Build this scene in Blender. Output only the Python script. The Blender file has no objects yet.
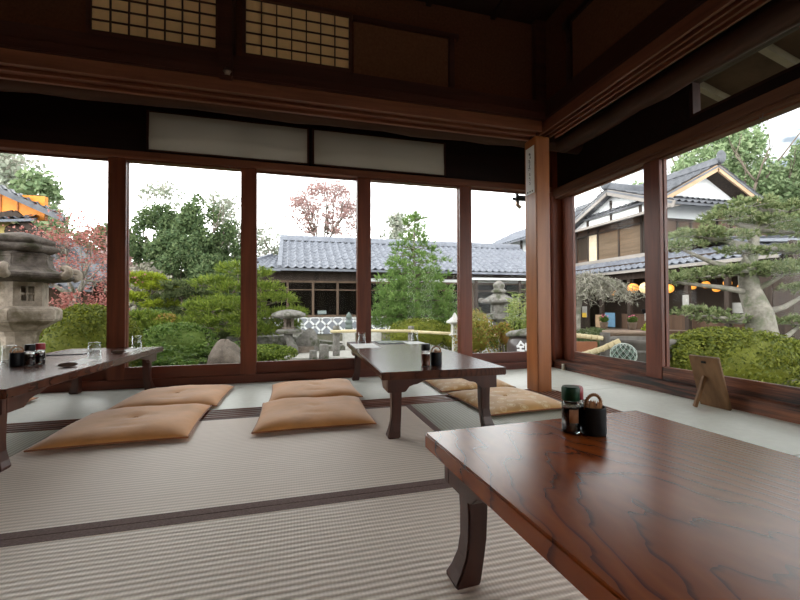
import bpy, bmesh, math, random
import numpy as np
from mathutils import Vector, Matrix, Euler

scene = bpy.context.scene
COL = scene.collection
PI = math.pi
rnd = random.Random(11)
GZ = -0.42                      # garden ground level; the room floor is z = 0

# ------------------------------------------------------------------ materials
def new_mat(name):
    m = bpy.data.materials.new(name)
    m.use_nodes = True
    nt = m.node_tree
    b = nt.nodes['Principled BSDF']
    return m, nt, b

def ramp(nt, stops):
    r = nt.nodes.new('ShaderNodeValToRGB')
    e = r.color_ramp.elements
    while len(e) < len(stops):
        e.new(0.5)
    for i, (p, c) in enumerate(stops):
        e[i].position = p
        e[i].color = (c[0], c[1], c[2], 1)
    return r

def coords(nt, scale=(1, 1, 1), rot=(0, 0, 0), kind='Object'):
    tc = nt.nodes.new('ShaderNodeTexCoord')
    mp = nt.nodes.new('ShaderNodeMapping')
    mp.inputs['Scale'].default_value = scale
    mp.inputs['Rotation'].default_value = rot
    nt.links.new(tc.outputs[kind], mp.inputs['Vector'])
    return mp.outputs['Vector']

def noise(nt, vec, scale=5, detail=4, rough=.55, dist=0.0):
    n = nt.nodes.new('ShaderNodeTexNoise')
    n.inputs['Scale'].default_value = scale
    n.inputs['Detail'].default_value = detail
    n.inputs['Roughness'].default_value = rough
    n.inputs['Distortion'].default_value = dist
    nt.links.new(vec, n.inputs['Vector'])
    return n

def bump(nt, b, height, strength=.3, dist=.01):
    bp = nt.nodes.new('ShaderNodeBump')
    bp.inputs['Strength'].default_value = strength
    bp.inputs['Distance'].default_value = dist
    nt.links.new(height, bp.inputs['Height'])
    nt.links.new(bp.outputs['Normal'], b.inputs['Normal'])

def plain(name, col, rough=.6, metal=0.0, spec=.5, var=0.12, scale=8):
    m, nt, b = new_mat(name)
    n = noise(nt, coords(nt), scale, 3)
    lo = tuple(max(0, c * (1 - var)) for c in col)
    hi = tuple(min(1, c * (1 + var)) for c in col)
    r = ramp(nt, [(.3, lo), (.7, hi)])
    nt.links.new(n.outputs['Fac'], r.inputs['Fac'])
    nt.links.new(r.outputs['Color'], b.inputs['Base Color'])
    b.inputs['Roughness'].default_value = rough
    b.inputs['Metallic'].default_value = metal
    b.inputs['Specular IOR Level'].default_value = spec
    return m

def wood(name, dark, light, axis=0, fine=26, rough=.45, spec=.4, coat=0.0, bumps=.12):
    m, nt, b = new_mat(name)
    s = [fine, fine, fine]
    s[axis] = fine / 16
    v = coords(nt, tuple(s))
    n1 = noise(nt, v, 1, 6, .6, .6)
    s2 = [3.0, 3.0, 3.0]
    s2[axis] = .6
    n2 = noise(nt, coords(nt, tuple(s2)), 1, 3)
    mx = nt.nodes.new('ShaderNodeMath')
    mx.operation = 'MULTIPLY_ADD'
    nt.links.new(n2.outputs['Fac'], mx.inputs[0])
    mx.inputs[1].default_value = .45
    ad = nt.nodes.new('ShaderNodeMath')
    ad.operation = 'MULTIPLY'
    nt.links.new(n1.outputs['Fac'], ad.inputs[0])
    ad.inputs[1].default_value = .6
    nt.links.new(ad.outputs[0], mx.inputs[2])
    r = ramp(nt, [(.36, dark), (.66, light)])
    nt.links.new(mx.outputs[0], r.inputs['Fac'])
    nt.links.new(r.outputs['Color'], b.inputs['Base Color'])
    b.inputs['Roughness'].default_value = rough
    b.inputs['Specular IOR Level'].default_value = spec
    b.inputs['Coat Weight'].default_value = coat
    b.inputs['Coat Roughness'].default_value = .2
    bump(nt, b, n1.outputs['Fac'], bumps, .004)
    return m

def tabletop_mat(name, pale, mid, line, r0, r1):
    """polished boards: cathedral figure as contours of a parabola-like field along the board"""
    m, nt, b = new_mat(name)
    tc = nt.nodes.new('ShaderNodeTexCoord')
    sep = nt.nodes.new('ShaderNodeSeparateXYZ')
    nt.links.new(tc.outputs['Object'], sep.inputs[0])
    def op(kind, a, b_=None, c=None):
        n = nt.nodes.new('ShaderNodeMath')
        n.operation = kind
        for i, v in enumerate((a, b_, c)):
            if v is None: continue
            if hasattr(v, 'is_linked') or hasattr(v, 'links'): nt.links.new(v, n.inputs[i])
            else: n.inputs[i].default_value = v
        return n.outputs[0]
    nz = noise(nt, coords(nt, (7.0, 3.2, 7.0)), 1, 3, .5)
    nz2 = noise(nt, coords(nt, (24, 9, 24)), 1, 2, .5)
    x0 = op('ADD', sep.outputs['X'], .13)
    x2 = op('MULTIPLY', op('ABSOLUTE', x0), op('ABSOLUTE', x0))
    f = op('MULTIPLY_ADD', x2, 75.0, op('MULTIPLY', sep.outputs['Y'], 7.5))
    f = op('MULTIPLY_ADD', nz.outputs['Fac'], 3.2, f)
    f = op('MULTIPLY_ADD', nz2.outputs['Fac'], .9, f)
    fr = op('FRACT', f)
    fine = noise(nt, coords(nt, (110, 5, 110)), 1, 5, .6)
    val = op('MULTIPLY_ADD', fine.outputs['Fac'], .22, op('MULTIPLY', fr, .86))
    r = ramp(nt, [(.08, mid), (.40, pale), (.84, mid), (.955, line)])
    nt.links.new(val, r.inputs['Fac'])
    big = noise(nt, coords(nt, (3.5, .7, 3.5)), 1, 2)
    br = ramp(nt, [(.3, (.62, .60, .60)), (.65, (1, 1, 1))])
    nt.links.new(big.outputs['Fac'], br.inputs['Fac'])
    mx = nt.nodes.new('ShaderNodeMixRGB')
    mx.blend_type = 'MULTIPLY'
    mx.inputs['Fac'].default_value = 1
    nt.links.new(r.outputs['Color'], mx.inputs[1])
    nt.links.new(br.outputs['Color'], mx.inputs[2])
    nt.links.new(mx.outputs[0], b.inputs['Base Color'])
    b.inputs['Roughness'].default_value = r0
    b.inputs['Specular IOR Level'].default_value = r1
    b.inputs['Coat Weight'].default_value = .06
    b.inputs['Coat Roughness'].default_value = .2
    return m

def tatami_mat_material(name, along, base, dark):
    """rush weave: fine parallel ridges running along one axis"""
    m, nt, b = new_mat(name)
    tc = nt.nodes.new('ShaderNodeTexCoord')
    sep = nt.nodes.new('ShaderNodeSeparateXYZ')
    nz = noise(nt, tc.outputs['Object'], 9, 2)
    nt.links.new(tc.outputs['Object'], sep.inputs[0])
    across = sep.outputs['Y' if along == 'x' else 'X']
    run = sep.outputs['X' if along == 'x' else 'Y']
    wob = nt.nodes.new('ShaderNodeMath')
    wob.operation = 'MULTIPLY_ADD'
    nt.links.new(nz.outputs['Fac'], wob.inputs[0])
    wob.inputs[1].default_value = .006
    nt.links.new(across, wob.inputs[2])
    k = nt.nodes.new('ShaderNodeMath')
    k.operation = 'MULTIPLY'
    k.inputs[1].default_value = 2 * PI / .0205
    nt.links.new(wob.outputs[0], k.inputs[0])
    s = nt.nodes.new('ShaderNodeMath')
    s.operation = 'SINE'
    nt.links.new(k.outputs[0], s.inputs[0])
    k2 = nt.nodes.new('ShaderNodeMath')
    k2.operation = 'MULTIPLY'
    k2.inputs[1].default_value = 2 * PI / .009
    nt.links.new(run, k2.inputs[0])
    s2 = nt.nodes.new('ShaderNodeMath')
    s2.operation = 'SINE'
    nt.links.new(k2.outputs[0], s2.inputs[0])
    h = nt.nodes.new('ShaderNodeMath')
    h.operation = 'MULTIPLY_ADD'
    nt.links.new(s2.outputs[0], h.inputs[0])
    h.inputs[1].default_value = .12
    nt.links.new(s.outputs[0], h.inputs[2])
    mr = nt.nodes.new('ShaderNodeMapRange')
    mr.inputs['From Min'].default_value = -1.1
    mr.inputs['From Max'].default_value = 0.5
    nt.links.new(h.outputs[0], mr.inputs['Value'])
    straw = noise(nt, coords(nt, (4, 120, 1) if along == 'x' else (120, 4, 1)), 1, 3)
    r = ramp(nt, [(0.0, dark), (1.0, base)])
    nt.links.new(mr.outputs[0], r.inputs['Fac'])
    mx = nt.nodes.new('ShaderNodeMixRGB')
    mx.blend_type = 'MULTIPLY'
    mx.inputs['Fac'].default_value = .35
    r2 = ramp(nt, [(.25, (.68, .66, .6)), (.7, (1, 1, 1))])
    nt.links.new(straw.outputs['Fac'], r2.inputs['Fac'])
    nt.links.new(r.outputs['Color'], mx.inputs[1])
    nt.links.new(r2.outputs['Color'], mx.inputs[2])
    nt.links.new(mx.outputs[0], b.inputs['Base Color'])
    b.inputs['Roughness'].default_value = .5
    b.inputs['Specular IOR Level'].default_value = .35
    bump(nt, b, h.outputs[0], .42, .0018)
    return m

def leaf_mat(name, cols, trans=.3, rough=.6):
    """leaves: hue varies leaf by leaf, some light passes through"""
    m = bpy.data.materials.new(name)
    m.use_nodes = True
    nt = m.node_tree
    nt.nodes.clear()
    out = nt.nodes.new('ShaderNodeOutputMaterial')
    g = nt.nodes.new('ShaderNodeNewGeometry')
    stops = [(i / max(1, len(cols) - 1), c) for i, c in enumerate(cols)]
    r = ramp(nt, stops)
    nt.links.new(g.outputs['Random Per Island'], r.inputs['Fac'])
    d = nt.nodes.new('ShaderNodeBsdfPrincipled')
    d.inputs['Roughness'].default_value = rough
    d.inputs['Specular IOR Level'].default_value = .25
    t = nt.nodes.new('ShaderNodeBsdfTranslucent')
    mx = nt.nodes.new('ShaderNodeMixShader')
    mx.inputs[0].default_value = trans
    nt.links.new(r.outputs['Color'], d.inputs['Base Color'])
    nt.links.new(r.outputs['Color'], t.inputs['Color'])
    nt.links.new(d.outputs[0], mx.inputs[1])
    nt.links.new(t.outputs[0], mx.inputs[2])
    nt.links.new(mx.outputs[0], out.inputs[0])
    return m

def pane_mat(name, tint=(.97, .98, .97), refl=1.0, base=.004, power=5):
    m = bpy.data.materials.new(name)
    m.use_nodes = True
    nt = m.node_tree
    nt.nodes.clear()
    out = nt.nodes.new('ShaderNodeOutputMaterial')
    t = nt.nodes.new('ShaderNodeBsdfTransparent')
    t.inputs[0].default_value = (*tint, 1)
    gl = nt.nodes.new('ShaderNodeBsdfGlossy')
    gl.inputs['Roughness'].default_value = .01
    # Schlick reflectance, the same from both sides of the pane
    lw = nt.nodes.new('ShaderNodeLayerWeight')
    lw.inputs['Blend'].default_value = .5
    pw = nt.nodes.new('ShaderNodeMath')
    pw.operation = 'POWER'
    pw.inputs[1].default_value = power
    nt.links.new(lw.outputs['Facing'], pw.inputs[0])
    mu = nt.nodes.new('ShaderNodeMath')
    mu.operation = 'MULTIPLY_ADD'
    mu.inputs[1].default_value = .6 * refl
    mu.inputs[2].default_value = base * refl
    nt.links.new(pw.outputs[0], mu.inputs[0])
    mx = nt.nodes.new('ShaderNodeMixShader')
    nt.links.new(mu.outputs[0], mx.inputs[0])
    nt.links.new(t.outputs[0], mx.inputs[1])
    nt.links.new(gl.outputs[0], mx.inputs[2])
    nt.links.new(mx.outputs[0], out.inputs[0])
    return m

def glass_mat(name, col=(1, 1, 1), rough=0.02):
    m, nt, b = new_mat(name)
    b.inputs['Base Color'].default_value = (*col, 1)
    b.inputs['Transmission Weight'].default_value = 1
    b.inputs['IOR'].default_value = 1.45
    b.inputs['Roughness'].default_value = rough
    return m

def emit_mat(name, col, strength):
    m, nt, b = new_mat(name)
    b.inputs['Base Color'].default_value = (*[min(1, c) for c in col], 1)
    b.inputs['Emission Color'].default_value = (*col, 1)
    b.inputs['Emission Strength'].default_value = strength
    return m

def stone_mat(name, lo, hi, scale=7, moss=None, bumps=.5):
    m, nt, b = new_mat(name)
    n = noise(nt, coords(nt), scale, 8, .65)
    r = ramp(nt, [(.3, lo), (.7, hi)])
    nt.links.new(n.outputs['Fac'], r.inputs['Fac'])
    last = r.outputs['Color']
    if moss:
        n2 = noise(nt, coords(nt), scale * .45, 5, .6)
        r2 = ramp(nt, [(.50, (0, 0, 0)), (.62, (1, 1, 1))])
        nt.links.new(n2.outputs['Fac'], r2.inputs['Fac'])
        mx = nt.nodes.new('ShaderNodeMixRGB')
        mx.inputs[2].default_value = (*moss, 1)
        nt.links.new(r2.outputs['Color'], mx.inputs['Fac'])
        nt.links.new(last, mx.inputs[1])
        last = mx.outputs[0]
    nt.links.new(last, b.inputs['Base Color'])
    b.inputs['Roughness'].default_value = .85
    b.inputs['Specular IOR Level'].default_value = .25
    bump(nt, b, n.outputs['Fac'], bumps, .03)
    return m

def cloth_mat(name, col, pattern=None, scale=18):
    m, nt, b = new_mat(name)
    n = noise(nt, coords(nt), 7, 4)
    r = ramp(nt, [(.3, tuple(c * .86 for c in col)), (.7, tuple(min(1, c * 1.08) for c in col))])
    nt.links.new(n.outputs['Fac'], r.inputs['Fac'])
    last = r.outputs['Color']
    if pattern:
        vo = nt.nodes.new('ShaderNodeTexVoronoi')
        vo.inputs['Scale'].default_value = scale
        nt.links.new(coords(nt), vo.inputs['Vector'])
        r2 = ramp(nt, [(.16, (1, 1, 1)), (.26, (0, 0, 0)), (.34, (.8, .8, .8)), (.42, (0, 0, 0))])
        nt.links.new(vo.outputs['Distance'], r2.inputs['Fac'])
        mx = nt.nodes.new('ShaderNodeMixRGB')
        mx.inputs[2].default_value = (*pattern, 1)
        nt.links.new(r2.outputs['Color'], mx.inputs['Fac'])
        nt.links.new(last, mx.inputs[1])
        last = mx.outputs[0]
    nt.links.new(last, b.inputs['Base Color'])
    b.inputs['Roughness'].default_value = .75
    b.inputs['Sheen Weight'].default_value = .45
    b.inputs['Specular IOR Level'].default_value = .2
    n3 = noise(nt, coords(nt), 22, 3)
    bump(nt, b, n3.outputs['Fac'], .25, .006)
    return m

def weathered_mat(name, axis):
    """varnished sill timber whose finish has flaked off near the bottom in dark streaks"""
    m, nt, b = new_mat(name)
    s = [9.0, 9.0, 60.0]
    s[axis] = 2.2
    n = noise(nt, coords(nt, tuple(s)), 1, 6, .62, .8)
    s2 = [1.6, 1.6, 5.0]
    s2[axis] = 1.1
    n2 = noise(nt, coords(nt, tuple(s2)), 1, 3)
    mx = nt.nodes.new('ShaderNodeMath')
    mx.operation = 'MULTIPLY_ADD'
    nt.links.new(n.outputs['Fac'], mx.inputs[0])
    mx.inputs[1].default_value = .55
    m3 = nt.nodes.new('ShaderNodeMath')
    m3.operation = 'MULTIPLY'
    m3.inputs[1].default_value = .55
    nt.links.new(n2.outputs['Fac'], m3.inputs[0])
    nt.links.new(m3.outputs[0], mx.inputs[2])
    r = ramp(nt, [(.45, (.010, .005, .004)), (.52, (.09, .026, .013)), (.66, (.30, .105, .045))])
    nt.links.new(mx.outputs[0], r.inputs['Fac'])
    nt.links.new(r.outputs['Color'], b.inputs['Base Color'])
    b.inputs['Roughness'].default_value = .5
    bump(nt, b, n.outputs['Fac'], .3, .006)
    return m

M = {}
M['tabletop'] = tabletop_mat('polished tabletop wood', (.43, .100, .018), (.33, .071, .014), (.13, .026, .009), .25, .36)
M['tabletop_dark'] = tabletop_mat('dark stained tabletop wood', (.13, .042, .022), (.095, .030, .016), (.04, .014, .009), .24, .40)
M['table_dark'] = wood('dark red table wood', (.030, .0085, .006), (.085, .023, .013), 2, 22, .35, .5, .2)
M['frame'] = wood('window frame wood', (.085, .020, .010), (.20, .050, .021), 2, 24, .42, .4)
M['frame_x'] = wood('window rail wood', (.065, .015, .009), (.155, .037, .018), 0, 24, .42, .4)
M['frame_y'] = wood('window rail wood along room', (.075, .024, .012), (.18, .06, .03), 1, 24, .42, .4)
M['pillar'] = wood('varnished cedar pillar', (.25, .078, .021), (.44, .155, .046), 2, 20, .35, .45, .1)
M['beam_x'] = wood('old beam wood', (.034, .0105, .0075), (.076, .024, .015), 0, 20, .5, .35)
M['beam_y'] = wood('old beam wood along room', (.026, .0085, .006), (.056, .019, .012), 1, 20, .5, .35)
M['track_x'] = wood('track wood', (.13, .045, .026), (.25, .092, .052), 0, 26, .45, .35)
M['track_y'] = wood('track wood along room', (.13, .045, .026), (.25, .092, .052), 1, 26, .45, .35)
M['shikii'] = wood('threshold wood', (.09, .028, .018), (.26, .105, .07), 0, 26, .4, .4)
M['shikii_y'] = wood('threshold wood along room', (.15, .06, .035), (.30, .14, .085), 1, 26, .4, .4)
M['log'] = wood('peeled log', (.045, .02, .013), (.10, .045, .028), 0, 14, .55, .3)
M['dark_board'] = wood('dark boarding', (.010, .0045, .0045), (.022, .010, .009), 0, 12, .6, .25)
M['ceiling'] = wood('dark ceiling boards', (.02, .009, .007), (.04, .018, .014), 1, 10, .6, .25)
M['plaster'] = plain('brown sand plaster', (.11, .047, .028), .95, 0, .1, .18, 60)
M['plaster2'] = plain('brown panel plaster', (.15, .068, .039), .95, 0, .1, .15, 60)
M['shoji_paper'] = plain('glow tinted shoji paper', (.93, .66, .37), .9, 0, .1, .05, 12)  # tan glow of paper lit from behind is put into the colour
M['lattice'] = wood('lattice wood', (.04, .013, .009), (.085, .026, .017), 0, 30, .5)
M['cloth_white'] = cloth_mat('off white cloth', (.62, .60, .53))
def translucent_cloth(name, col, k):
    m = leaf_mat(name, [col, tuple(c * 1.04 for c in col)], k, .9)
    return m
M['transom_cloth'] = translucent_cloth('thin white transom cloth', (.44, .41, .345), .09)
M['tatami_x'] = tatami_mat_material('tatami weave across', 'x', (.93, .80, .70), (.70, .59, .51))
M['tatami_y'] = tatami_mat_material('tatami weave lengthwise', 'y', (.42, .41, .33), (.26, .25, .19))
M['heri'] = plain('mat border cloth', (.19, .125, .112), .8, 0, .2, .25, 140)
M['engawa'] = plain('pale grey green sheet floor', (.68, .69, .625), .42, 0, .4, .05, 25)
M['engawa_dark'] = plain('sheet floor base', (.10, .10, .09), .6)
M['cushion'] = cloth_mat('orange tan cushion cloth', (.70, .315, .10))
M['cushion_gold'] = cloth_mat('gold patterned cushion cloth', (.66, .36, .12), (.80, .60, .32), 15)
M['piping'] = cloth_mat('rust cushion edge', (.33, .11, .035))
M['glass'] = pane_mat('window glass')
M['tumbler'] = pane_mat('clear glass', (.92, .94, .94), 1.0, .05, 2.2)
M['bottle_glass'] = glass_mat('bottle glass', (.95, .97, .95))
M['soy'] = plain('dark soy sauce', (.03, .008, .005), .2)
M['soy_red'] = plain('reddish sauce', (.16, .035, .015), .25)
M['cap_green'] = plain('green plastic cap', (.006, .045, .02), .4, 0, .25)
M['cap_red'] = plain('red plastic cap', (.32, .02, .03), .35)
M['cap_black'] = plain('black plastic cap', (.007, .007, .008), .4, 0, .25)
M['label_tan'] = plain('tan paper label', (.45, .22, .12), .7)
M['cup_black'] = plain('black lacquer cup', (.006, .007, .010), .35, 0, .2)
M['wicker'] = wood('wicker cane', (.18, .07, .02), (.42, .2, .07), 0, 60, .5)
M['toothpick'] = plain('toothpick wood', (.62, .33, .16), .7)
M['paper'] = plain('white paper', (.92, .92, .90), .7, 0, .3, .03)
M['dull_paper'] = plain('dull notice paper', (.30, .29, .27), .8)
M['ink'] = plain('black ink', (.02, .02, .025), .7)
M['folder'] = plain('dark glossy folder', (.05, .055, .065), .25)
M['board_wood'] = wood('plain stand board', (.13, .065, .028), (.26, .14, .065), 2, 22, .5, .35)
M['metal'] = plain('tarnished metal', (.35, .27, .22), .4, .9)
M['hook'] = plain('grey wire', (.16, .16, .17), .4, .8)
M['latch'] = plain('cream plastic', (.62, .58, .48), .5)
M['sill_x'] = weathered_mat('weathered sill timber', 0)
M['sill_y'] = weathered_mat('weathered sill timber along room', 1)
# garden
M['ground'] = stone_mat('mossy garden soil', (.055, .05, .032), (.16, .145, .10), 2.2, (.05, .075, .022), .6)
M['gravel'] = stone_mat('pale gravel path', (.36, .34, .31), (.56, .54, .50), 40)
M['stone'] = stone_mat('weathered granite', (.11, .10, .09), (.30, .285, .26), 9, (.07, .075, .045))
M['stone_warm'] = stone_mat('old lantern stone', (.22, .18, .145), (.50, .42, .34), 8, (.17, .135, .09))
M['stone_moss'] = stone_mat('dark mossy lantern stone', (.055, .045, .04), (.20, .165, .14), 9, (.05, .045, .025))
M['stone_pale'] = stone_mat('pale granite', (.42, .41, .38), (.62, .61, .57), 14)
M['rock'] = stone_mat('garden rock', (.085, .068, .055), (.25, .205, .17), 6)
M['tile'] = stone_mat('grey roof tile', (.15, .16, .19), (.25, .265, .305), 3, None, .05)
M['tile'].node_tree.nodes['Principled BSDF'].inputs['Roughness'].default_value = .55
M['tile_dark'] = stone_mat('dark roof tile', (.075, .08, .09), (.16, .165, .185), 3, None, .05)
M['tile_dark'].node_tree.nodes['Principled BSDF'].inputs['Roughness'].default_value = .55
M['white_wall'] = plain('white plaster wall', (.74, .75, .76), .85, 0, .2, .05)
M['cream_wall'] = plain('cream panel', (.60, .50, .36), .8)
M['house_dark'] = wood('dark house timber', (.022, .016, .013), (.06, .042, .033), 2, 6, .7, .2)
M['house_brown'] = wood('brown house timber', (.06, .034, .023), (.125, .075, .05), 2, 5, .7, .2)
M['shutter'] = wood('brown reed shutter', (.10, .07, .045), (.17, .12, .08), 1, 9, .8, .2)
M['barge'] = wood('pale bargeboard', (.34, .22, .13), (.48, .33, .21), 0, 4, .7, .2)
M['barge_grey'] = wood('weathered grey board', (.20, .18, .165), (.33, .30, .275), 1, 4, .8, .2)
M['dark_glass'] = pane_mat('garden house glass', (.72, .75, .75), .3)
M['orange'] = plain('orange sheet', (.85, .28, .025), .6)
M['yellow_wall'] = plain('ochre plaster', (.46, .36, .13), .85)
M['bark'] = stone_mat('pine bark', (.09, .07, .055), (.22, .18, .145), 14)
M['bark_pale'] = stone_mat('pale grey bark', (.13, .12, .10), (.33, .305, .26), 9, (.14, .15, .10))
M['bamboo'] = wood('dry bamboo', (.50, .40, .22), (.68, .58, .36), 0, 6, .5)
M['bronze'] = plain('verdigris bronze', (.12, .15, .135), .6, .2)
M['jar'] = plain('brown glazed jar', (.055, .04, .04), .32)
M['white_paint'] = plain('white paint', (.82, .82, .84), .7)
M['barrel'] = wood('grey cask staves', (.07, .062, .055), (.15, .135, .12), 2, 9, .8)
M['bowl'] = plain('brown clay bowl', (.20, .14, .10), .7)
M['float_glass'] = pane_mat('pale glass float', (.80, .92, .88), 2.5)
M['net'] = plain('pale net cord', (.62, .68, .64), .8)
M['bulb'] = emit_mat('warm lantern paper', (.95, .36, .05), .26)
M['bulb_pale'] = emit_mat('cream lantern paper', (.70, .50, .26), .22)
M['poster_yellow'] = plain('yellow poster', (.75, .48, .05), .6)
M['poster_blue'] = plain('blue poster', (.10, .20, .30), .6)
M['shop_wall'] = plain('shop back wall', (.035, .022, .014), .8)
M['pot_pink'] = leaf_mat('pink blossoms', [(.65, .10, .22), (.8, .25, .35)])
# leaves
M['lf_azalea'] = leaf_mat('azalea leaves', [(0.056, 0.080, 0.010), (0.136, 0.160, 0.018), (0.216, 0.232, 0.028), (0.096, 0.124, 0.016)])
M['lf_azalea_dark'] = leaf_mat('dark azalea leaves', [(0.036, 0.056, 0.011), (0.068, 0.096, 0.016), (0.096, 0.120, 0.024)])
M['lf_pine'] = leaf_mat('bright pine needles', [(0.080, 0.124, 0.018), (0.152, 0.212, 0.028), (0.240, 0.296, 0.044)])
M['lf_pine_dark'] = leaf_mat('dull pine needles', [(0.056, 0.084, 0.032), (0.104, 0.132, 0.052), (0.160, 0.188, 0.080)])
M['lf_lime'] = leaf_mat('lime leaves', [(0.160, 0.224, 0.016), (0.272, 0.336, 0.024), (0.336, 0.368, 0.040)])
M['lf_ever'] = leaf_mat('evergreen leaves', [(.055, .095, .04), (.10, .15, .06), (.16, .21, .09)])
M['lf_conifer'] = leaf_mat('conifer needles', [(.075, .14, .035), (.135, .225, .055), (.21, .31, .09)])
M['lf_red'] = leaf_mat('red maple leaves', [(.27, .09, .08), (.40, .15, .13), (.45, .24, .20)])
M['lf_dusty'] = leaf_mat('dusty red leaves', [(.36, .20, .19), (.46, .30, .28), (.42, .33, .31)])
M['lf_pale_haze'] = leaf_mat('haze paled thin leaves', [(.26, .30, .23), (.36, .39, .31), (.42, .39, .34)])  # distance haze is put into this pale leaf colour
M['lf_hill'] = leaf_mat('hillside leaves', [(.15, .22, .11), (.22, .30, .15), (.30, .36, .20)])  # green paled so the colour carries the hill haze
M['lf_autumn'] = leaf_mat('yellow orange shrub leaves', [(0.160, 0.192, 0.032), (0.352, 0.304, 0.056), (0.336, 0.160, 0.056), (0.240, 0.256, 0.040), (0.136, 0.176, 0.032)])
M['lf_fern'] = leaf_mat('fern and ground leaves', [(0.048, 0.096, 0.016), (0.096, 0.160, 0.028), (0.152, 0.216, 0.048)])
M['lf_grey'] = leaf_mat('grey bare twigs', [(.20, .18, .15), (.30, .28, .23), (.24, .24, .17)], .1)
M['lf_bamboo'] = leaf_mat('bamboo leaves', [(.17, .25, .05), (.28, .35, .08), (.40, .42, .14)])
M['lf_niwaki'] = leaf_mat('cloud pine leaves', [(.10, .145, .055), (.19, .235, .10), (.32, .34, .18)])

# ------------------------------------------------------------------ mesh helpers
class MB:
    def __init__(s):
        s.v = []
        s.f = []
    def add(s, verts, faces):
        o = len(s.v)
        s.v += [tuple(p) for p in verts]
        s.f += [tuple(i + o for i in f) for f in faces]
        return s
    def box(s, a, b, rot=None, at=(0, 0, 0)):
        x0, y0, z0 = a
        x1, y1, z1 = b
        vs = [Vector(p) for p in ((x0, y0, z0), (x1, y0, z0), (x1, y1, z0), (x0, y1, z0), (x0, y0, z1), (x1, y0, z1), (x1, y1, z1), (x0, y1, z1))]
        if rot is not None:
            vs = [rot @ v + Vector(at) for v in vs]
        return s.add(vs, [(3, 2, 1, 0), (4, 5, 6, 7), (0, 1, 5, 4), (1, 2, 6, 5), (2, 3, 7, 6), (3, 0, 4, 7)])
    def bar(s, p, q, w, h, up=(0, 0, 1)):
        p, q = Vector(p), Vector(q)
        d = (q - p).normalized()
        u = Vector(up)
        r = d.cross(u)
        if r.length < 1e-4:
            u = Vector((1, 0, 0))
            r = d.cross(u)
        r.normalize()
        u = r.cross(d).normalized()
        vs = []
        for c in (p, q):
            for a, b in ((-1, -1), (1, -1), (1, 1), (-1, 1)):
                vs.append(c + r * (a * w / 2) + u * (b * h / 2))
        return s.add(vs, [(0, 1, 2, 3), (7, 6, 5, 4), (0, 4, 5, 1), (1, 5, 6, 2), (2, 6, 7, 3), (3, 7, 4, 0)])
    def prism(s, poly, lo, hi, axis):
        """extrude a 2-D outline along an axis; outline axes are the other two in order"""
        n = len(poly)
        def mk(a, b, c):
            if axis == 0: return (c, a, b)
            if axis == 1: return (a, c, b)
            return (a, b, c)
        vs = [mk(a, b, lo) for a, b in poly] + [mk(a, b, hi) for a, b in poly]
        fs = [tuple(range(n))[::-1], tuple(range(n, 2 * n))]
        fs += [(i, (i + 1) % n, n + (i + 1) % n, n + i) for i in range(n)]
        return s.add(vs, fs)
    def tube(s, pts, rad, n=8, cap=True):
        pts = [Vector(p) for p in pts]
        if not isinstance(rad, (list, tuple)):
            rad = [rad] * len(pts)
        vs, fs = [], []
        t0 = (pts[1] - pts[0]).normalized()
        ref = Vector((0, 0, 1)) if abs(t0.z) < .9 else Vector((1, 0, 0))
        r = t0.cross(ref).normalized()
        for i, p in enumerate(pts):
            a = pts[max(0, i - 1)]
            b = pts[min(len(pts) - 1, i + 1)]
            t = (b - a).normalized()
            r = (r - t * r.dot(t))
            r = r.normalized() if r.length > 1e-6 else t.orthogonal().normalized()
            u = t.cross(r)
            for k in range(n):
                an = 2 * PI * k / n
                vs.append(p + (r * math.cos(an) + u * math.sin(an)) * rad[i])
        for i in range(len(pts) - 1):
            for k in range(n):
                a, b = i * n + k, i * n + (k + 1) % n
                fs.append((a, b, b + n, a + n))
        if cap:
            fs.append(tuple(range(n))[::-1])
            fs.append(tuple(range((len(pts) - 1) * n, len(pts) * n)))
        return s.add(vs, fs)
    def lathe(s, prof, c=(0, 0, 0), n=24, phase=0.0, sx=1.0, sy=1.0, warp=None):
        vs, fs = [], []
        m = len(prof)
        for i, (r, z) in enumerate(prof):
            for k in range(n):
                an = 2 * PI * k / n + phase
                rr, zz = r, z
                if warp:
                    rr, zz = warp(r, z, an, i)
                vs.append((c[0] + rr * math.cos(an) * sx, c[1] + rr * math.sin(an) * sy, c[2] + zz))
        for i in range(m - 1):
            for k in range(n):
                a, b = i * n + k, i * n + (k + 1) % n
                fs.append((a, b, b + n, a + n))
        fs.append(tuple(range(n))[::-1])
        fs.append(tuple(range((m - 1) * n, m * n)))
        return s.add(vs, fs)
    def ellipsoid(s, c, r, nu=20, nv=12, jit=0.0, seed=0, zmin=-1.0):
        rg = random.Random(seed)
        ph = [rg.uniform(0, 6.28) for _ in range(6)]
        vs, fs = [], []
        for j in range(nv + 1):
            th = PI * j / nv
            for k in range(nu):
                an = 2 * PI * k / nu
                d = (math.sin(th) * math.cos(an), math.sin(th) * math.sin(an), math.cos(th))
                q = 1 + jit * (math.sin(3 * an + ph[0] + 2 * th) * .5 + math.sin(5 * d[0] + ph[1]) * .4 + math.sin(6 * d[1] + 4 * d[2] + ph[2]) * .4)
                vs.append((c[0] + d[0] * r[0] * q, c[1] + d[1] * r[1] * q, c[2] + max(zmin, d[2]) * r[2] * q))
        for j in range(nv):
            for k in range(nu):
                a, b = j * nu + k, j * nu + (k + 1) % nu
                fs.append((a, a + nu, b + nu, b))
        return s.add(vs, fs)
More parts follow.
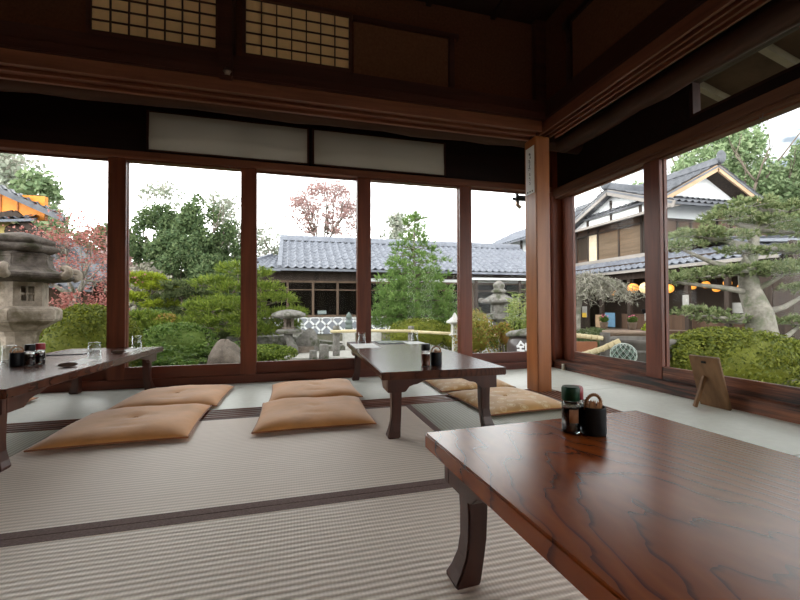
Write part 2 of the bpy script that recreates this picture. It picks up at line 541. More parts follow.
    def build(s, name, mat, parent=None, smooth=False, bevel=0.0, seg=2, loc=None, rot=None, sub=0):
        me = bpy.data.meshes.new(name)
        me.from_pydata(s.v, [], s.f)
        if bevel or sub:
            bm = bmesh.new()
            bm.from_mesh(me)
            bmesh.ops.remove_doubles(bm, verts=bm.verts, dist=1e-5)
            bmesh.ops.recalc_face_normals(bm, faces=bm.faces)
            if bevel:
                ed = [e for e in bm.edges if len(e.link_faces) == 2 and e.calc_face_angle(0) > .6]
                bmesh.ops.bevel(bm, geom=ed, offset=bevel, segments=seg, affect='EDGES', clamp_overlap=True)
            bm.to_mesh(me)
            bm.free()
        me.update()
        if smooth:
            me.polygons.foreach_set('use_smooth', [True] * len(me.polygons))
        o = bpy.data.objects.new(name, me)
        o.data.materials.append(mat)
        COL.objects.link(o)
        if parent is not None:
            o.parent = parent
        if loc is not None:
            o.location = loc
        if rot is not None:
            o.rotation_euler = rot
        if sub:
            md = o.modifiers.new('round', 'SUBSURF')
            md.levels = md.render_levels = sub
        return o

def smooth_by_angle(o, ang=40):
    me = o.data
    me.polygons.foreach_set('use_smooth', [True] * len(me.polygons))
    bm = bmesh.new()
    bm.from_mesh(me)
    for e in bm.edges:
        if len(e.link_faces) == 2 and e.calc_face_angle(0) > math.radians(ang):
            e.smooth = False
    bm.to_mesh(me)
    bm.free()
    return o

def tag(o, label=None, cat=None, group=None, kind=None):
    if label: o['label'] = label
    if cat: o['category'] = cat
    if group: o['group'] = group
    if kind: o['kind'] = kind
    return o

def empty(name, loc=(0, 0, 0), rz=0.0, label=None, cat=None, group=None, kind=None):
    o = bpy.data.objects.new(name, None)
    o.empty_display_size = .1
    COL.objects.link(o)
    o.location = loc
    o.rotation_euler = (0, 0, rz)
    return tag(o, label, cat, group, kind)

def copy_tree(o, parent=None):
    c = o.copy()
    COL.objects.link(c)
    if parent is not None:
        c.parent = parent
    for ch in list(o.children):
        copy_tree(ch, c)
    return c

def struct(name, mb, mat, label, cat, bevel=0.0, parent=None):
    o = mb.build(name, mat, parent, bevel=bevel)
    if parent is None:
        tag(o, label, cat, None, 'structure')
    return o

def quads_mesh(name, V, mat, parent=None, extra=None):
    """V: (N,4,3) leaf quads; extra: an MB of solid inner mass joined in the same mesh"""
    n = len(V)
    verts = V.reshape(-1, 3)
    faces = np.arange(n * 4).reshape(n, 4)
    if extra is not None and extra.v:
        ev = np.array(extra.v, float)
        base = len(verts)
        verts = np.vstack([verts, ev])
        flist = [tuple(f) for f in faces.tolist()] + [tuple(i + base for i in f) for f in extra.f]
    else:
        flist = faces.tolist()
    me = bpy.data.meshes.new(name)
    me.from_pydata(verts.tolist(), [], flist)
    me.update()
    o = bpy.data.objects.new(name, me)
    me.materials.append(mat)
    COL.objects.link(o)
    if parent is not None:
        o.parent = parent
    return o

def unit(a):
    return a / np.maximum(1e-9, np.linalg.norm(a, axis=1, keepdims=True))

def leaf_quads(P, Nn, L, W, rg):
    n = len(P)
    t = unit(np.cross(Nn, rg.normal(size=(n, 3))))
    b = np.cross(Nn, t)
    s = rg.uniform(.7, 1.3, (n, 1))
    l, w = L * s / 2, W * s / 2
    return np.stack([P - t * l, P + b * w, P + t * l, P - b * w], 1)

def needle_quads(P, T, L, W, rg):
    n = len(P)
    T = unit(T)
    b = unit(np.cross(T, rg.normal(size=(n, 3))))
    s = rg.uniform(.7, 1.25, (n, 1))
    e = P + T * L * s
    return np.stack([P - b * W * .5, P + b * W * .5, e + b * W * .25, e - b * W * .25], 1)

def sphere_dirs(n, rg):
    return unit(rg.normal(size=(n, 3)))

def blob_leaves(blobs, n, L, W, rg, tilt=.5, inner=.72, zcut=-1.0):
    vol = np.array([(b[3] * b[4] * b[5]) ** (2 / 3) for b in blobs])
    cnt = np.maximum(8, (n * vol / vol.sum()).astype(int))
    out = []
    for b, c in zip(blobs, cnt):
        d = sphere_dirs(c, rg)
        d = d[d[:, 2] > zcut]
        c = len(d)
        r = inner + (1.04 - inner) * rg.random((c, 1)) ** .6
        R = np.array(b[3:6])
        P = np.array(b[:3]) + d * R * r
        Nn = unit(d / R * R.mean() + rg.normal(size=(c, 3)) * tilt)
        out.append(leaf_quads(P, Nn, L, W, rg))
    return np.vstack(out)

def pad_needles(pads, n, L, W, rg, up=.55, per=9):
    """flat cloud-pruned pads: needle tufts standing on shallow domes"""
    ar = np.array([p[3] * p[4] for p in pads])
    cnt = np.maximum(8, (n / per * ar / ar.sum()).astype(int))
    out = []
    for p, c in zip(pads, cnt):
        d = sphere_dirs(c, rg)
        d[:, 2] = np.abs(d[:, 2]) * np.where(rg.random(c) < .80, 1, -.6)
        wob = 1 + .22 * np.sin(5 * np.arctan2(d[:, 1], d[:, 0]) + rg.uniform(0, 6))[:, None] * np.array([1, 1, .4])
        P = np.array(p[:3]) + d * np.array(p[3:6]) * wob * (.62 + .42 * rg.random((c, 1)))
        ax = unit(d * .8 + np.array([0, 0, up]) + rg.normal(size=(c, 3)) * .3)
        P = np.repeat(P, per, 0)
        T = np.repeat(ax, per, 0) + rg.normal(size=(c * per, 3)) * .55
        out.append(needle_quads(P, T, L, W, rg))
    return np.vstack(out)

def branch_paths(base, direction, length, radius, depth, rg, spread=.6, segs=4, up=.15, paths=None, tips=None, nb=(2, 3), shrink=.68):
    """recursive branching: fills paths with (points, radii) and tips with end points"""
    if paths is None:
        paths, tips = [], []
    p = Vector(base)
    d = Vector(direction).normalized()
    pts, rad = [p.copy()], [radius]
    for i in range(segs):
        d = (d + Vector((rg.uniform(-1, 1), rg.uniform(-1, 1), rg.uniform(-.6, 1))) * .16 + Vector((0, 0, up * .2))).normalized()
        p = p + d * (length / segs)
        pts.append(p.copy())
        rad.append(radius * (1 - .45 * (i + 1) / segs))
    paths.append((pts, rad))
    if depth == 0:
        tips.append(p.copy())
        tips.append(pts[-2].copy())
        return paths, tips
    for k in range(rg.randint(*nb)):
        side = Vector((rg.uniform(-1, 1), rg.uniform(-1, 1), rg.uniform(-.3, .7))).normalized()
        nd = (d + side * spread + Vector((0, 0, up))).normalized()
        at = pts[-1] if k == 0 else pts[rg.randint(max(1, segs // 2), segs)]
        branch_paths(at, nd, length * shrink * rg.uniform(.8, 1.15), rad[-1] * .8, depth - 1, rg, spread, segs, up, paths, tips, nb, shrink)
    return paths, tips

def tubes_from(paths, n=6):
    mb = MB()
    for pts, rad in paths:
        mb.tube(pts, rad, n)
    return mb

def tile_roof(mb, A, B, D, Cc, n, rows, amp=.075, step=.035, flip=False, per=6):
    """pan-tile surface: A-B is the eave, D-Cc the upper edge above A and B"""
    A, B, D, Cc = (Vector(p) for p in (A, B, D, Cc))
    N = (B - A).cross(D - A).normalized()
    if N.z < 0:
        N = -N
    m = n * per
    vs, fs = [], []
    ts = []
    for r in range(rows):
        ts += [(r / rows, step), ((r + .97) / rows, 0)]
    for t, h0 in ts:
        for i in range(m + 1):
            s = i / m
            ph = (i % per) / per
            h = amp * (math.cos(2 * PI * ph) * .5 + .5) ** 2.2
            vs.append((A + (B - A) * s) * (1 - t) + (D + (Cc - D) * s) * t + N * (h + h0))
    for r in range(len(ts) - 1):
        for i in range(m):
            a = r * (m + 1) + i
            fs.append((a, a + 1, a + m + 2, a + m + 1))
    mb.add(vs, fs)
    # underside and eave edge, so the roof has real thickness
    th = N * .07
    q = [A - th, B - th, Cc - th, D - th, A + N * .02, B + N * .02, Cc, D]
    mb.add(q, [(3, 2, 1, 0), (0, 1, 5, 4), (1, 2, 6, 5), (2, 3, 7, 6), (3, 0, 4, 7)])
    return mb

def ridge_line(mb, p, q, r=.12, h=.16):
    mb.bar(p, q, r * 2, h)
    p, q = Vector(p) + Vector((0, 0, h * .5)), Vector(q) + Vector((0, 0, h * .5))
    mb.tube([p, q], r * .75, 8)

# ------------------------------------------------------------------ camera (a phone held at seated eye height)
right = Vector((.96553241, -.26024817, -.00424894))
down = Vector((.00033220, .01755646, -.99984582))
fwd = Vector((.26028264, .96538213, .01703779))
mat = Matrix((right, -down, -fwd)).transposed().to_4x4()
mat.translation = (0, 0, .64)
cam = bpy.data.cameras.new('camera')
cam.sensor_width = 36
cam.lens = 395 / 800 * 36
cam.clip_start = .02
cam.clip_end = 300
co = bpy.data.objects.new('camera', cam)
COL.objects.link(co)
co.matrix_world = mat
scene.camera = co

# ------------------------------------------------------------------ sky: bright overcast with thin blue gaps
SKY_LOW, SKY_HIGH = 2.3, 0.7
w = bpy.data.worlds.new('sky')
scene.world = w
w.use_nodes = True
nt = w.node_tree
bg = nt.nodes['Background']
tc = nt.nodes.new('ShaderNodeTexCoord')
mp = nt.nodes.new('ShaderNodeMapping')
mp.inputs['Scale'].default_value = (1.6, 1.6, 4.2)
nt.links.new(tc.outputs['Generated'], mp.inputs['Vector'])
n1 = noise(nt, mp.outputs['Vector'], 1.8, 7, .58, .3)
cr = ramp(nt, [(.26, (.088, .103, .122)), (.50, (1.0, 1.0, 1.0))])
sx_ = nt.nodes.new('ShaderNodeSeparateXYZ')
nt.links.new(tc.outputs['Generated'], sx_.inputs[0])
az_ = nt.nodes.new('ShaderNodeMath')            # the cloud deck thins towards the right-hand side
az_.operation = 'MULTIPLY_ADD'
az_.inputs[1].default_value = -.17
nt.links.new(sx_.outputs['X'], az_.inputs[0])
nt.links.new(n1.outputs['Fac'], az_.inputs[2])
nt.links.new(az_.outputs[0], cr.inputs['Fac'])
nt.links.new(cr.outputs['Color'], bg.inputs['Color'])
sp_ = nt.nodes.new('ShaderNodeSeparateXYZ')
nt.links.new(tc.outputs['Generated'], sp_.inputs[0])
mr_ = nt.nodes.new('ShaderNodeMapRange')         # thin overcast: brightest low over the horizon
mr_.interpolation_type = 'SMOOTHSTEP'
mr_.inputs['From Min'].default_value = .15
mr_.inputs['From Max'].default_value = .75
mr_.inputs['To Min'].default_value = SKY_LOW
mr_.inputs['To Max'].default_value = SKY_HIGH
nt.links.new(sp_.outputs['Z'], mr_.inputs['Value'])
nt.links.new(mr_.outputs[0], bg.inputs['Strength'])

scene.view_settings.view_transform = 'Standard'
scene.view_settings.look = 'None'
scene.view_settings.exposure = 1.75
scene.view_settings.gamma = 1.0
scene.view_settings.use_curve_mapping = False
scene.cycles.use_denoising = True
scene.cycles.max_bounces = 10
scene.cycles.transparent_max_bounces = 16

# =================================================================== THE ROOM
XL, YB = -4.4, -2.7            # far left and rear limits of the room
# floors
struct('floor', MB().box((XL, YB, -.12), (2.62, 3.58, -.034)), M['engawa_dark'], 'dark sub floor under the mats and sheet flooring', 'floor')
ef = MB()
for a, b in ((XL, .25), (.256, 2.62)):
    ef.box((a, 2.69, -.034), (b, 3.585, 0))
for a, b in ((YB, .2), (.206, 1.195), (1.201, 2.546), (2.552, 2.685)):
    ef.box((1.925, a, -.034), (2.62, b, 0))
struct('floor', ef, M['engawa'], 'pale grey green sheet floor of the veranda strip along the windows', 'floor')

# tatami mats: surface + cloth borders along the long sides
def tatami(x0, y0, x1, y1, along, label):
    e = empty('tatami_mat', ((x0 + x1) / 2, (y0 + y1) / 2, -.034), 0, label, 'tatami mat', 'tatami mats of the room floor')
    hx, hy = (x1 - x0) / 2 - .0015, (y1 - y0) / 2 - .0015
    bw = .037
    if along == 'x':
        MB().box((-hx, -hy + bw, 0), (hx, hy - bw, .034)).build('weave', M['tatami_x'], e)
        for s in (-1, 1):
            lo, hi = sorted((s * hy, s * (hy - bw)))
            MB().box((-hx, lo, 0), (hx, hi, .0348)).build('border', M['heri'], e)
    elif along == 'z':
        MB().box((-hx, -hy + bw, 0), (hx, hy, .034)).build('weave', M['tatami_y'], e)
        MB().box((-hx, -hy, 0), (hx, -hy + bw, .0348)).build('border', M['heri'], e)
    else:
        MB().box((-hx + bw, -hy, 0), (hx - bw, hy, .034)).build('weave', M['tatami_y'], e)
        for s in (-1, 1):
            lo, hi = sorted((s * hx, s * (hx - bw)))
            MB().box((lo, -hy, 0), (hi, hy, .0348)).build('border', M['heri'], e)
    return e
tatami(-1.18, 1.35, .70, 2.494, 'x', 'pale tatami mat in the middle of the floor, under the two front orange cushions')
tatami(-1.18, .20, .70, 1.35, 'x', 'pale tatami mat nearest the viewer, in front of the brown border strip')
tatami(.70, .62, 1.755, 2.494, 'y', 'darker green tatami mat under the gold patterned cushion')
tatami(-2.24, .62, -1.18, 2.494, 'z', 'darker tatami mat under the near end of the left low table')
tatami(.70, -1.26, 1.755, .62, 'y', 'tatami mat under the nearest low table')
tatami(-2.24, -1.26, -1.18, .62, 'y', 'tatami mat at the left of the room outside the view')
tatami(-1.18, -.95, .70, .20, 'x', 'tatami mat beneath the viewer')

# grooved threshold boards
sh = MB().box((XL, 2.495, -.034), (1.755, 2.689, -.004))
for i in range(5):
    y = 2.503 + i * .0425
    sh.box((XL, y, -.004), (1.755, y + .012, .004))
struct('trim_1', sh, M['shikii'], 'dark red grooved threshold across the floor between mats and veranda', 'threshold')
sh = MB().box((1.757, YB, -.034), (1.923, 2.575, -.004))
for i in range(5):
    x = 1.761 + i * .036
    sh.box((x, YB, -.004), (x + .012, 2.575, .004))
struct('trim_2', sh, M['shikii_y'], 'grooved threshold running from the pillar foot towards the viewer', 'threshold')

# corner pillar
p = struct('pillar', MB().box((1.757, 2.58, -.03), (1.877, 2.73, 1.925)), M['pillar'], 'orange brown square timber pillar at the corner of the matted room', 'pillar', .006)

# upper tracks (kamoi) with grooves seen from below, and the beams above them
def track(axis, lo, hi, a0, a1, z, m):
    """axis 0: runs along x between lo..hi, depth a0..a1 in y; axis 1 the other way"""
    mb = MB()
    def bx(u0, v0, z0, u1, v1, z1):
        if axis == 0: mb.box((u0, v0, z0), (u1, v1, z1))
        else: mb.box((v0, u0, z0), (v1, u1, z1))
    bx(lo, a0, z + .022, hi, a1, z + .075)
    d = (a1 - a0)
    for f0, f1 in ((0, .12), (.42, .50), (.88, 1.0)) if axis == 0 else ((0, .09), (.31, .38), (.60, .67), (.91, 1.0)):
        bx(lo, a0 + d * f0, z, hi, a0 + d * f1, z + .022)
    return mb
struct('trim_3', track(0, XL, 1.757, 2.5, 2.685, 1.92, M['track_x']), M['track_x'], 'grooved sliding door track overhead along the back of the room', 'overhead track')
struct('trim_4', track(1, YB, 2.58, 1.775, 1.935, 1.92, M['track_y']), M['track_y'], 'grooved sliding door track overhead along the right side', 'overhead track')
b = MB().box((XL, 2.475, 1.995), (1.80, 2.68, 2.05)).box((XL, 2.49, 2.05), (1.80, 2.67, 2.14))
struct('trim_5', b, M['beam_x'], 'dark reddish beam above the back sliding track', 'beam', .006)
b = MB().box((1.762, YB, 1.995), (1.93, 2.475, 2.05)).box((1.776, YB, 2.05), (1.93, 2.49, 2.14))
struct('trim_6', b, M['beam_y'], 'dark beam above the right sliding track', 'beam', .006)
struct('wall_back', MB().box((XL, 2.60, 2.14), (1.83, 2.67, 2.80)), M['plaster'], 'dark brown plaster wall above the back beam', 'wall')
struct('wall_right', MB().box((1.83, YB, 2.14), (1.90, 2.67, 2.80)), M['plaster'], 'dark brown plaster wall above the right beam', 'wall')
struct('trim_7', MB().box((1.745, 2.545, 2.14), (1.83, 2.60, 2.78)), M['beam_x'], 'dark corner post above the pillar', 'post')
# ceiling
ce = MB().box((XL, YB, 2.78), (1.90, 2.68, 2.84))
for i in range(12):
    x = XL + .3 + i * .5
    ce.box((x, YB, 2.755), (x + .035, 2.6, 2.78))
struct('ceiling', ce, M['ceiling'], 'dark board ceiling of the matted room', 'ceiling')
ce = MB().box((XL, 2.68, 2.44), (2.86, 3.78, 2.5)).box((1.90, YB, 2.44), (2.86, 2.68, 2.5))
struct('ceiling', ce, M['ceiling'], 'dark board ceiling of the veranda', 'ceiling')
# walls out of view that close the room, and paper screens added behind for fill light
struct('wall_left', MB().box((XL - .1, YB, -.1), (XL, 3.7, 2.84)), M['plaster2'], 'brown plaster wall at the far left', 'wall')
wr = MB().box((XL, YB - .1, -.1), (-3.8, YB, 2.84)).box((2.4, YB - .1, -.1), (2.86, YB, 2.84)).box((-3.8, YB - .1, 1.92), (2.4, YB, 2.84)).box((-3.8, YB - .1, -.1), (2.4, YB, .0))
struct('wall_rear', wr, M['plaster2'], 'brown wall behind the viewer around the added paper screens', 'wall')
def shoji_paper():  # translucent paper for the added screens that warm and fill the room
    m = bpy.data.materials.new('added fill screen paper')
    m.use_nodes = True
    t = m.node_tree
    t.nodes.clear()
    out = t.nodes.new('ShaderNodeOutputMaterial')
    tl = t.nodes.new('ShaderNodeBsdfTranslucent')
    df = t.nodes.new('ShaderNodeBsdfDiffuse')
    mx = t.nodes.new('ShaderNodeMixShader')
    nz = noise(t, coords(t), 30, 4)
    r = ramp(t, [(.3, (.88, .80, .68)), (.7, (.96, .88, .76))])
    t.links.new(nz.outputs['Fac'], r.inputs['Fac'])
    t.links.new(r.outputs['Color'], tl.inputs['Color'])
    t.links.new(r.outputs['Color'], df.inputs['Color'])
    mx.inputs[0].default_value = .48
    t.links.new(tl.outputs[0], mx.inputs[1])
    t.links.new(df.outputs[0], mx.inputs[2])
    t.links.new(mx.outputs[0], out.inputs[0])
    return m
FILL_PAPER = shoji_paper()
for i in range(6):
    x0 = -3.8 + i * 6.2 / 6
    x1 = x0 + 6.2 / 6
    e = empty('door_%d' % (i + 1), ((x0 + x1) / 2, YB - .05, 0), 0, 'unseen paper screen added behind the viewer for fill light', 'paper screen', None, 'structure')
    hw = (x1 - x0) / 2
    f = MB()
    for a, b in ((-hw, -hw + .03), (hw - .03, hw)):
        f.box((a, -.016, 0), (b, .016, 1.92))
    f.box((-hw, -.016, 0), (hw, .016, .22)).box((-hw, -.016, 1.88), (hw, .016, 1.92))
    for k in range(1, 4):
        f.box((-hw + 2 * hw * k / 4 - .005, -.01, .2), (-hw + 2 * hw * k / 4 + .005, .01, 1.9))
    for k in range(1, 7):
        f.box((-hw, -.008, .22 + 1.66 * k / 7 - .005), (hw, .012, .22 + 1.66 * k / 7 + .005))
    f.build('frame', M['lattice'], e)
    MB().box((-hw + .01, -.0126, .2), (hw - .01, -.0116, 1.9)).build('paper', FILL_PAPER, e)

# post between the two lattices with its metal nail cover
e = struct('trim_8', MB().box((-.425, 2.452, 1.985), (-.345, 2.60, 2.78)), M['beam_x'], 'dark post between the two lattice transoms', 'post', .006)
ro = MB()
ro.lathe([(.001, .010), (.008, .010), (.012, .006), (.021, .004), (.022, 0)], (0, 0, 0), 12, warp=lambda r, z, a, i: (r * (1 + (.12 * math.cos(6 * a) if i >= 3 else 0)), z))
r_ = ro.build('nail_cover', M['metal'], None, True, loc=(-.372, 2.452, 2.012), rot=(PI / 2, 0, 0))
tag(r_, 'small round metal nail cover at the foot of the post between the lattices', 'nail cover')

# lattice transoms: paper behind a grid
def lattice(x0, x1, z0, z1, nc, nr, label):
    e = empty('lattice_transom', ((x0 + x1) / 2, 2.585, z0), 0, label, 'lattice transom', 'paper lattice transoms')
    hw, h = (x1 - x0) / 2, z1 - z0
    MB().box((-hw, .002, 0), (hw, .010, h)).build('paper', M['shoji_paper'], e)
    fr = MB()
    fr.box((-hw - .02, -.022, -.03), (hw + .02, .012, 0)).box((-hw - .02, -.022, h), (hw + .02, .012, h + .025))
    fr.box((-hw - .02, -.022, 0), (-hw, .012, h)).box((hw, -.022, 0), (hw + .02, .012, h))
    fr.build('frame', M['lattice'], e)
    g = MB()
    for i in range(1, nc):
        x = -hw + 2 * hw * i / nc
        g.box((x - .0035, -.010, 0), (x + .0035, .003, h))
    for i in range(1, nr):
        z = h * i / nr
        g.box((-hw, -.007, z - .0035), (hw, .004, z + .0035))
    g.build('grid', M['lattice'], e)
lattice(-1.103, -.455, 2.205, 2.555, 7, 5, 'paper lattice transom left of the metal studded post')
lattice(-.285, .352, 2.205, 2.555, 7, 5, 'paper lattice transom right of the metal studded post')
# framed plaster panel beside the lattice, and one on the right wall
e = empty('wall_panel', (.715, 2.6, 2.14), 0, 'framed blank brown panel right of the lattice transoms', 'wall panel')
MB().box((-.33, -.012, .03), (.345, 0, .40)).build('panel', M['plaster2'], e)
f = MB().box((.345, -.03, .0), (.385, 0, .43)).box((-.34, -.03, .40), (.42, 0, .435)).box((-.34, -.022, 0), (.345, 0, .03))
f.build('frame', M['beam_x'], e)
e = empty('wall_panel', (1.83, 1.2, 2.14), 0, 'framed blank brown panel high on the right wall', 'wall panel')
MB().box((-.012, -1.3, .03), (0, 1.04, .42)).build('panel', M['plaster2'], e)
f = MB().box((-.03, 1.04, 0), (0, 1.085, .47)).box((-.03, -1.3, .42), (0, 1.12, .46)).box((-.022, -1.3, 0), (0, 1.04, .03))
f.build('frame', M['beam_y'], e)

# round log beams of the veranda
lg, rr = [], []
lr = random.Random(4)
for i in range(30):
    t = i / 29
    lg.append((XL + (2.7 - XL) * t, 3.24 + lr.uniform(-.006, .006), 2.20 + lr.uniform(-.008, .008)))
    rr.append(.082 + lr.uniform(-.008, .008))
o = MB().tube(lg, rr, 14).build('trim_9', M['log'], None, True)
tag(o, 'round log beam over the back veranda', 'log beam', None, 'structure')
lg, rr = [], []
for i in range(30):
    t = i / 29
    lg.append((2.40 + lr.uniform(-.008, .008), YB + (3.1 - YB) * t, 2.115 + lr.uniform(-.008, .008)))
    rr.append(.082 + lr.uniform(-.009, .009))
o = MB().tube(lg, rr, 14).build('trim_10', wood('peeled log along room', (.04, .018, .012), (.09, .04, .025), 1, 14, .55, .3), None, True)
tag(o, 'round log beam over the right veranda', 'log beam', None, 'structure')

# --- window walls: tracks, head beams, boarding
WY, WX = 3.63, 2.72
struct('trim_11', MB().box((XL, 3.585, -.12), (2.62, 3.72, .07)), M['frame_x'], 'dark red sill under the back windows', 'window sill', .004)
struct('trim_12', MB().box((2.62, YB, -.12), (2.79, 3.56, .085)), M['sill_y'], 'weathered brown sill under the right windows', 'window sill', .004)
struct('trim_13', MB().box((XL, 3.57, 1.836), (2.64, 3.72, 1.893)), M['track_x'], 'reddish head beam over the back windows', 'beam', .004)
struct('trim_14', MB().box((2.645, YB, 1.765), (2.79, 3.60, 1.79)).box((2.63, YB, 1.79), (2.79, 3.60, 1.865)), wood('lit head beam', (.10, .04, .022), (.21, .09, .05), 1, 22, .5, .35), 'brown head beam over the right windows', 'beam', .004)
struct('wall_back', MB().box((XL, 3.64, 1.885), (-1.12, 3.72, 2.44)).box((1.408, 3.64, 1.885), (2.68, 3.72, 2.44)).box((-1.135, 3.64, 2.222), (1.425, 3.72, 2.44)).box((-1.135, 3.64, 1.885), (1.425, 3.72, 1.945)).box((.10, 3.64, 1.945), (.196, 3.72, 2.222)), M['dark_board'], 'dark boarding over the back windows', 'wall')
wb = MB().box((2.68, 2.13, 1.865), (2.78, 3.72, 2.44)).box((2.68, YB, 2.22), (2.78, 2.13, 2.44)).box((2.68, YB, 1.865), (2.78, 2.13, 1.95))
struct('wall_right', wb, M['dark_board'], 'dark boarding over the right windows around the transom', 'wall')
t = empty('window_10', (2.73, 0, 1.95), 0, 'glazed transom over the right windows showing the eave outside', 'window', None, 'structure')
f = MB().box((-.04, YB, 0), (.03, 2.13, .025)).box((-.04, YB, .25), (.03, 2.13, .272)).box((-.04, 2.105, 0), (.03, 2.13, .27))
for y in (1.0, -.1, -1.2):
    f.box((-.03, y, .02), (.02, y + .03, .255))
f.build('frame', M['beam_y'], t)
MB().box((-.004, YB, .025), (.002, 2.105, .25)).build('pane', M['glass'], t)
cp = MB().box((2.625, 3.56, -.1), (2.79, 3.72, 2.44))
struct('trim_15', cp, M['frame'], 'brown corner post where the two window walls meet', 'post', .005)

def sash(name, axis, a0, a1, plane, z0, z1, st, label, mlow, bot):
    """one sliding glass door: two stiles, rails and a pane"""
    e = empty(name, (0, 0, 0), 0, label, 'window', None, 'structure')
    def bx(mb, u0, u1, zz0, zz1, t=.017):
        if axis == 0: mb.box((u0, plane - t, zz0), (u1, plane + t, zz1))
        else: mb.box((plane - t, u0, zz0), (plane + t, u1, zz1))
        return mb
    for u in (a0, a1 - st):
        bx(MB(), u, u + st, z0, z1).build('stile', M['frame'], e, bevel=.003)
    bx(MB(), a0 + st, a1 - st, z0, bot, .014).build('bottom_rail', mlow, e, bevel=.002)
    bx(MB(), a0 + st, a1 - st, z1 - .012, z1, .014).build('top_rail', mlow, e)
    bx(MB(), a0 + st, a1 - st, bot, z1 - .012, .002).build('pane', M['glass'], e)
    return e
bp = [-4.43, -3.43, -2.43, -1.418, -.435, .567, 1.585, 2.50]
desc = ['back window far left', 'back window left of the view', 'back window by the left table with the large lantern outside', 'back window with the tall evergreens outside', 'back window with the tiled house and red tree outside', 'back window with the conical conifer outside', 'back window nearest the pillar with the stone lantern outside']
for i in range(7):
    a0, a1 = bp[i], bp[i + 1] + .126
    sash('window_%d' % (i + 1), 0, max(XL, a0), a1 if i < 6 else 2.622, 3.612 if i % 2 else 3.66, .07, 1.836, .126, desc[i], M['frame_x'], .166)
rp = [-2.70, -1.40, -.15, 1.12, 2.37]
desc = ['right window behind the viewer', 'right window beside the viewer', 'right window at the edge of the view', 'right window with the cloud pruned pine outside', 'right window with the lanterned shop outside']
for i in range(5):
    a0 = rp[i]
    a1 = rp[i + 1] + .14 if i < 4 else 3.56
    sash('window_%d' % (i + 11), 1, a0, a1, 2.70 if i % 2 else 2.745, .085, 1.765, .14 if i < 4 else .165, desc[i], M['sill_y'], .182)

# white cloth stretched over the two transoms above the back windows
def cloth_panel(x0, x1, label):
    e = empty('transom_cloth', ((x0 + x1) / 2, 3.63, 1.93), 0, label, 'cloth panel', 'white cloth panels above the back windows')
    hw, h = (x1 - x0) / 2, .305
    mb = MB()
    nx, nz = 40, 14
    vs, fs = [], []
    for j in range(nz + 1):
        for i in range(nx + 1):
            u, v = i / nx, j / nz
            sag = .010 * math.sin(PI * v) * math.sin(PI * u) + .006 * math.exp(-((v - .26 - .10 * math.sin(PI * u)) / .06) ** 2) + .002 * math.sin(u * 19 + v * 5)
            vs.append((-hw + 2 * hw * u, -.022 - sag, h * v))
    for j in range(nz):
        for i in range(nx):
            a = j * (nx + 1) + i
            fs.append((a, a + 1, a + nx + 2, a + nx + 1))
    mb.add(vs, fs)
    mb.build('cloth', M['transom_cloth'], e, True)
    f = MB().box((-hw - .012, -.02, -.012), (hw + .012, .012, 0)).box((-hw - .012, -.02, h), (hw + .012, .012, h + .012))
    f.box((-hw - .018, -.03, -.012), (-hw, .012, h + .012)).box((hw, -.03, -.012), (hw + .018, .012, h + .012))
    f.build('frame', M['beam_x'], e)
    st = MB().box((-.004, -.0205, 0), (.004, .01, h))
    st.build('stile', M['lattice'], e, loc=((.1 if x0 < 0 else -.1), .004, 0))
cloth_panel(-1.135, .117, 'off white cloth panel over the transom left of the dark bar')
cloth_panel(.179, 1.425, 'off white cloth panel over the transom right of the dark bar')

# little wire hooks under the head beams
def hook(loc, rz, label):
    e = empty('wire_hook', loc, rz, label, 'hook', 'wire hooks under the window heads')
    pts = [(0, 0, 0), (0, 0, -.012)]
    for k in range(9):
        a = PI * k / 8
        pts.append((.009 - .009 * math.cos(a), 0, -.016 - .012 * math.sin(a)))
    o = MB().tube(pts, .0018, 6).build('hook_wire', M['hook'], e, True)
for (x, lab) in ((-1.59, 'tiny wire hook over the window with the large lantern'), (-1.07, 'tiny wire hook over the window with the tall evergreens, left one'), (-.52, 'tiny wire hook over the window with the tall evergreens, right one'), (1.06, 'tiny wire hook over the conifer window'), (2.08, 'tiny wire hook over the window nearest the pillar')):
    hook((x, 3.578, 1.837), 0, lab)
for (y, lab) in ((3.02, 'small wire hook over the shop window, farther one'), (2.66, 'small wire hook over the shop window, nearer one'), (2.03, 'small wire hook over the pine window, farther one'), (1.66, 'small wire hook over the pine window, nearer one')):
    hook((2.652, y, 1.766), PI / 2, lab)
o = MB().box((-.012, -.016, 0), (.012, .016, .06)).box((-.016, -.010, .02), (-.012, .010, .045)).build('window_latch', M['latch'], None, bevel=.003, loc=(2.607, 3.40, .0))
tag(o, 'small cream plastic stop standing at the foot of the corner post', 'door stop')

# paper strip on the pillar (its small writing is too blurred to read: dark brush marks)
e = empty('paper_notice', (1.757, 2.655, 1.50), 0, 'white vertical paper strip pasted high on the pillar', 'paper notice')
MB().box((-.0025, -.055, 0), (-.0005, .055, .36)).build('paper', M['paper'], e)
tr = random.Random(3)
ink = MB()
z = .325
for k in range(11):
    s = .026 if k < 5 else .015
    if k == 5: z -= .02
    for _ in range(5 if k < 5 else 3):
        y0 = tr.uniform(-.5, .3) * s
        zz = z - tr.uniform(.1, .9) * s
        if tr.random() < .5: ink.box((-.0032, y0, zz - .0016), (-.0024, y0 + s * .6, zz + .0016))
        else: ink.box((-.0032, y0, zz - s * .25), (-.0024, y0 + .003, zz + s * .25))
    z -= s * 1.08
for y in (-.03, 0, .03):
    MB().box((-.0032, y - .006, .012), (-.0024, y + .006, .024)).build('printed_mark', M['ink'], e)
ink.build('writing', M['ink'], e)

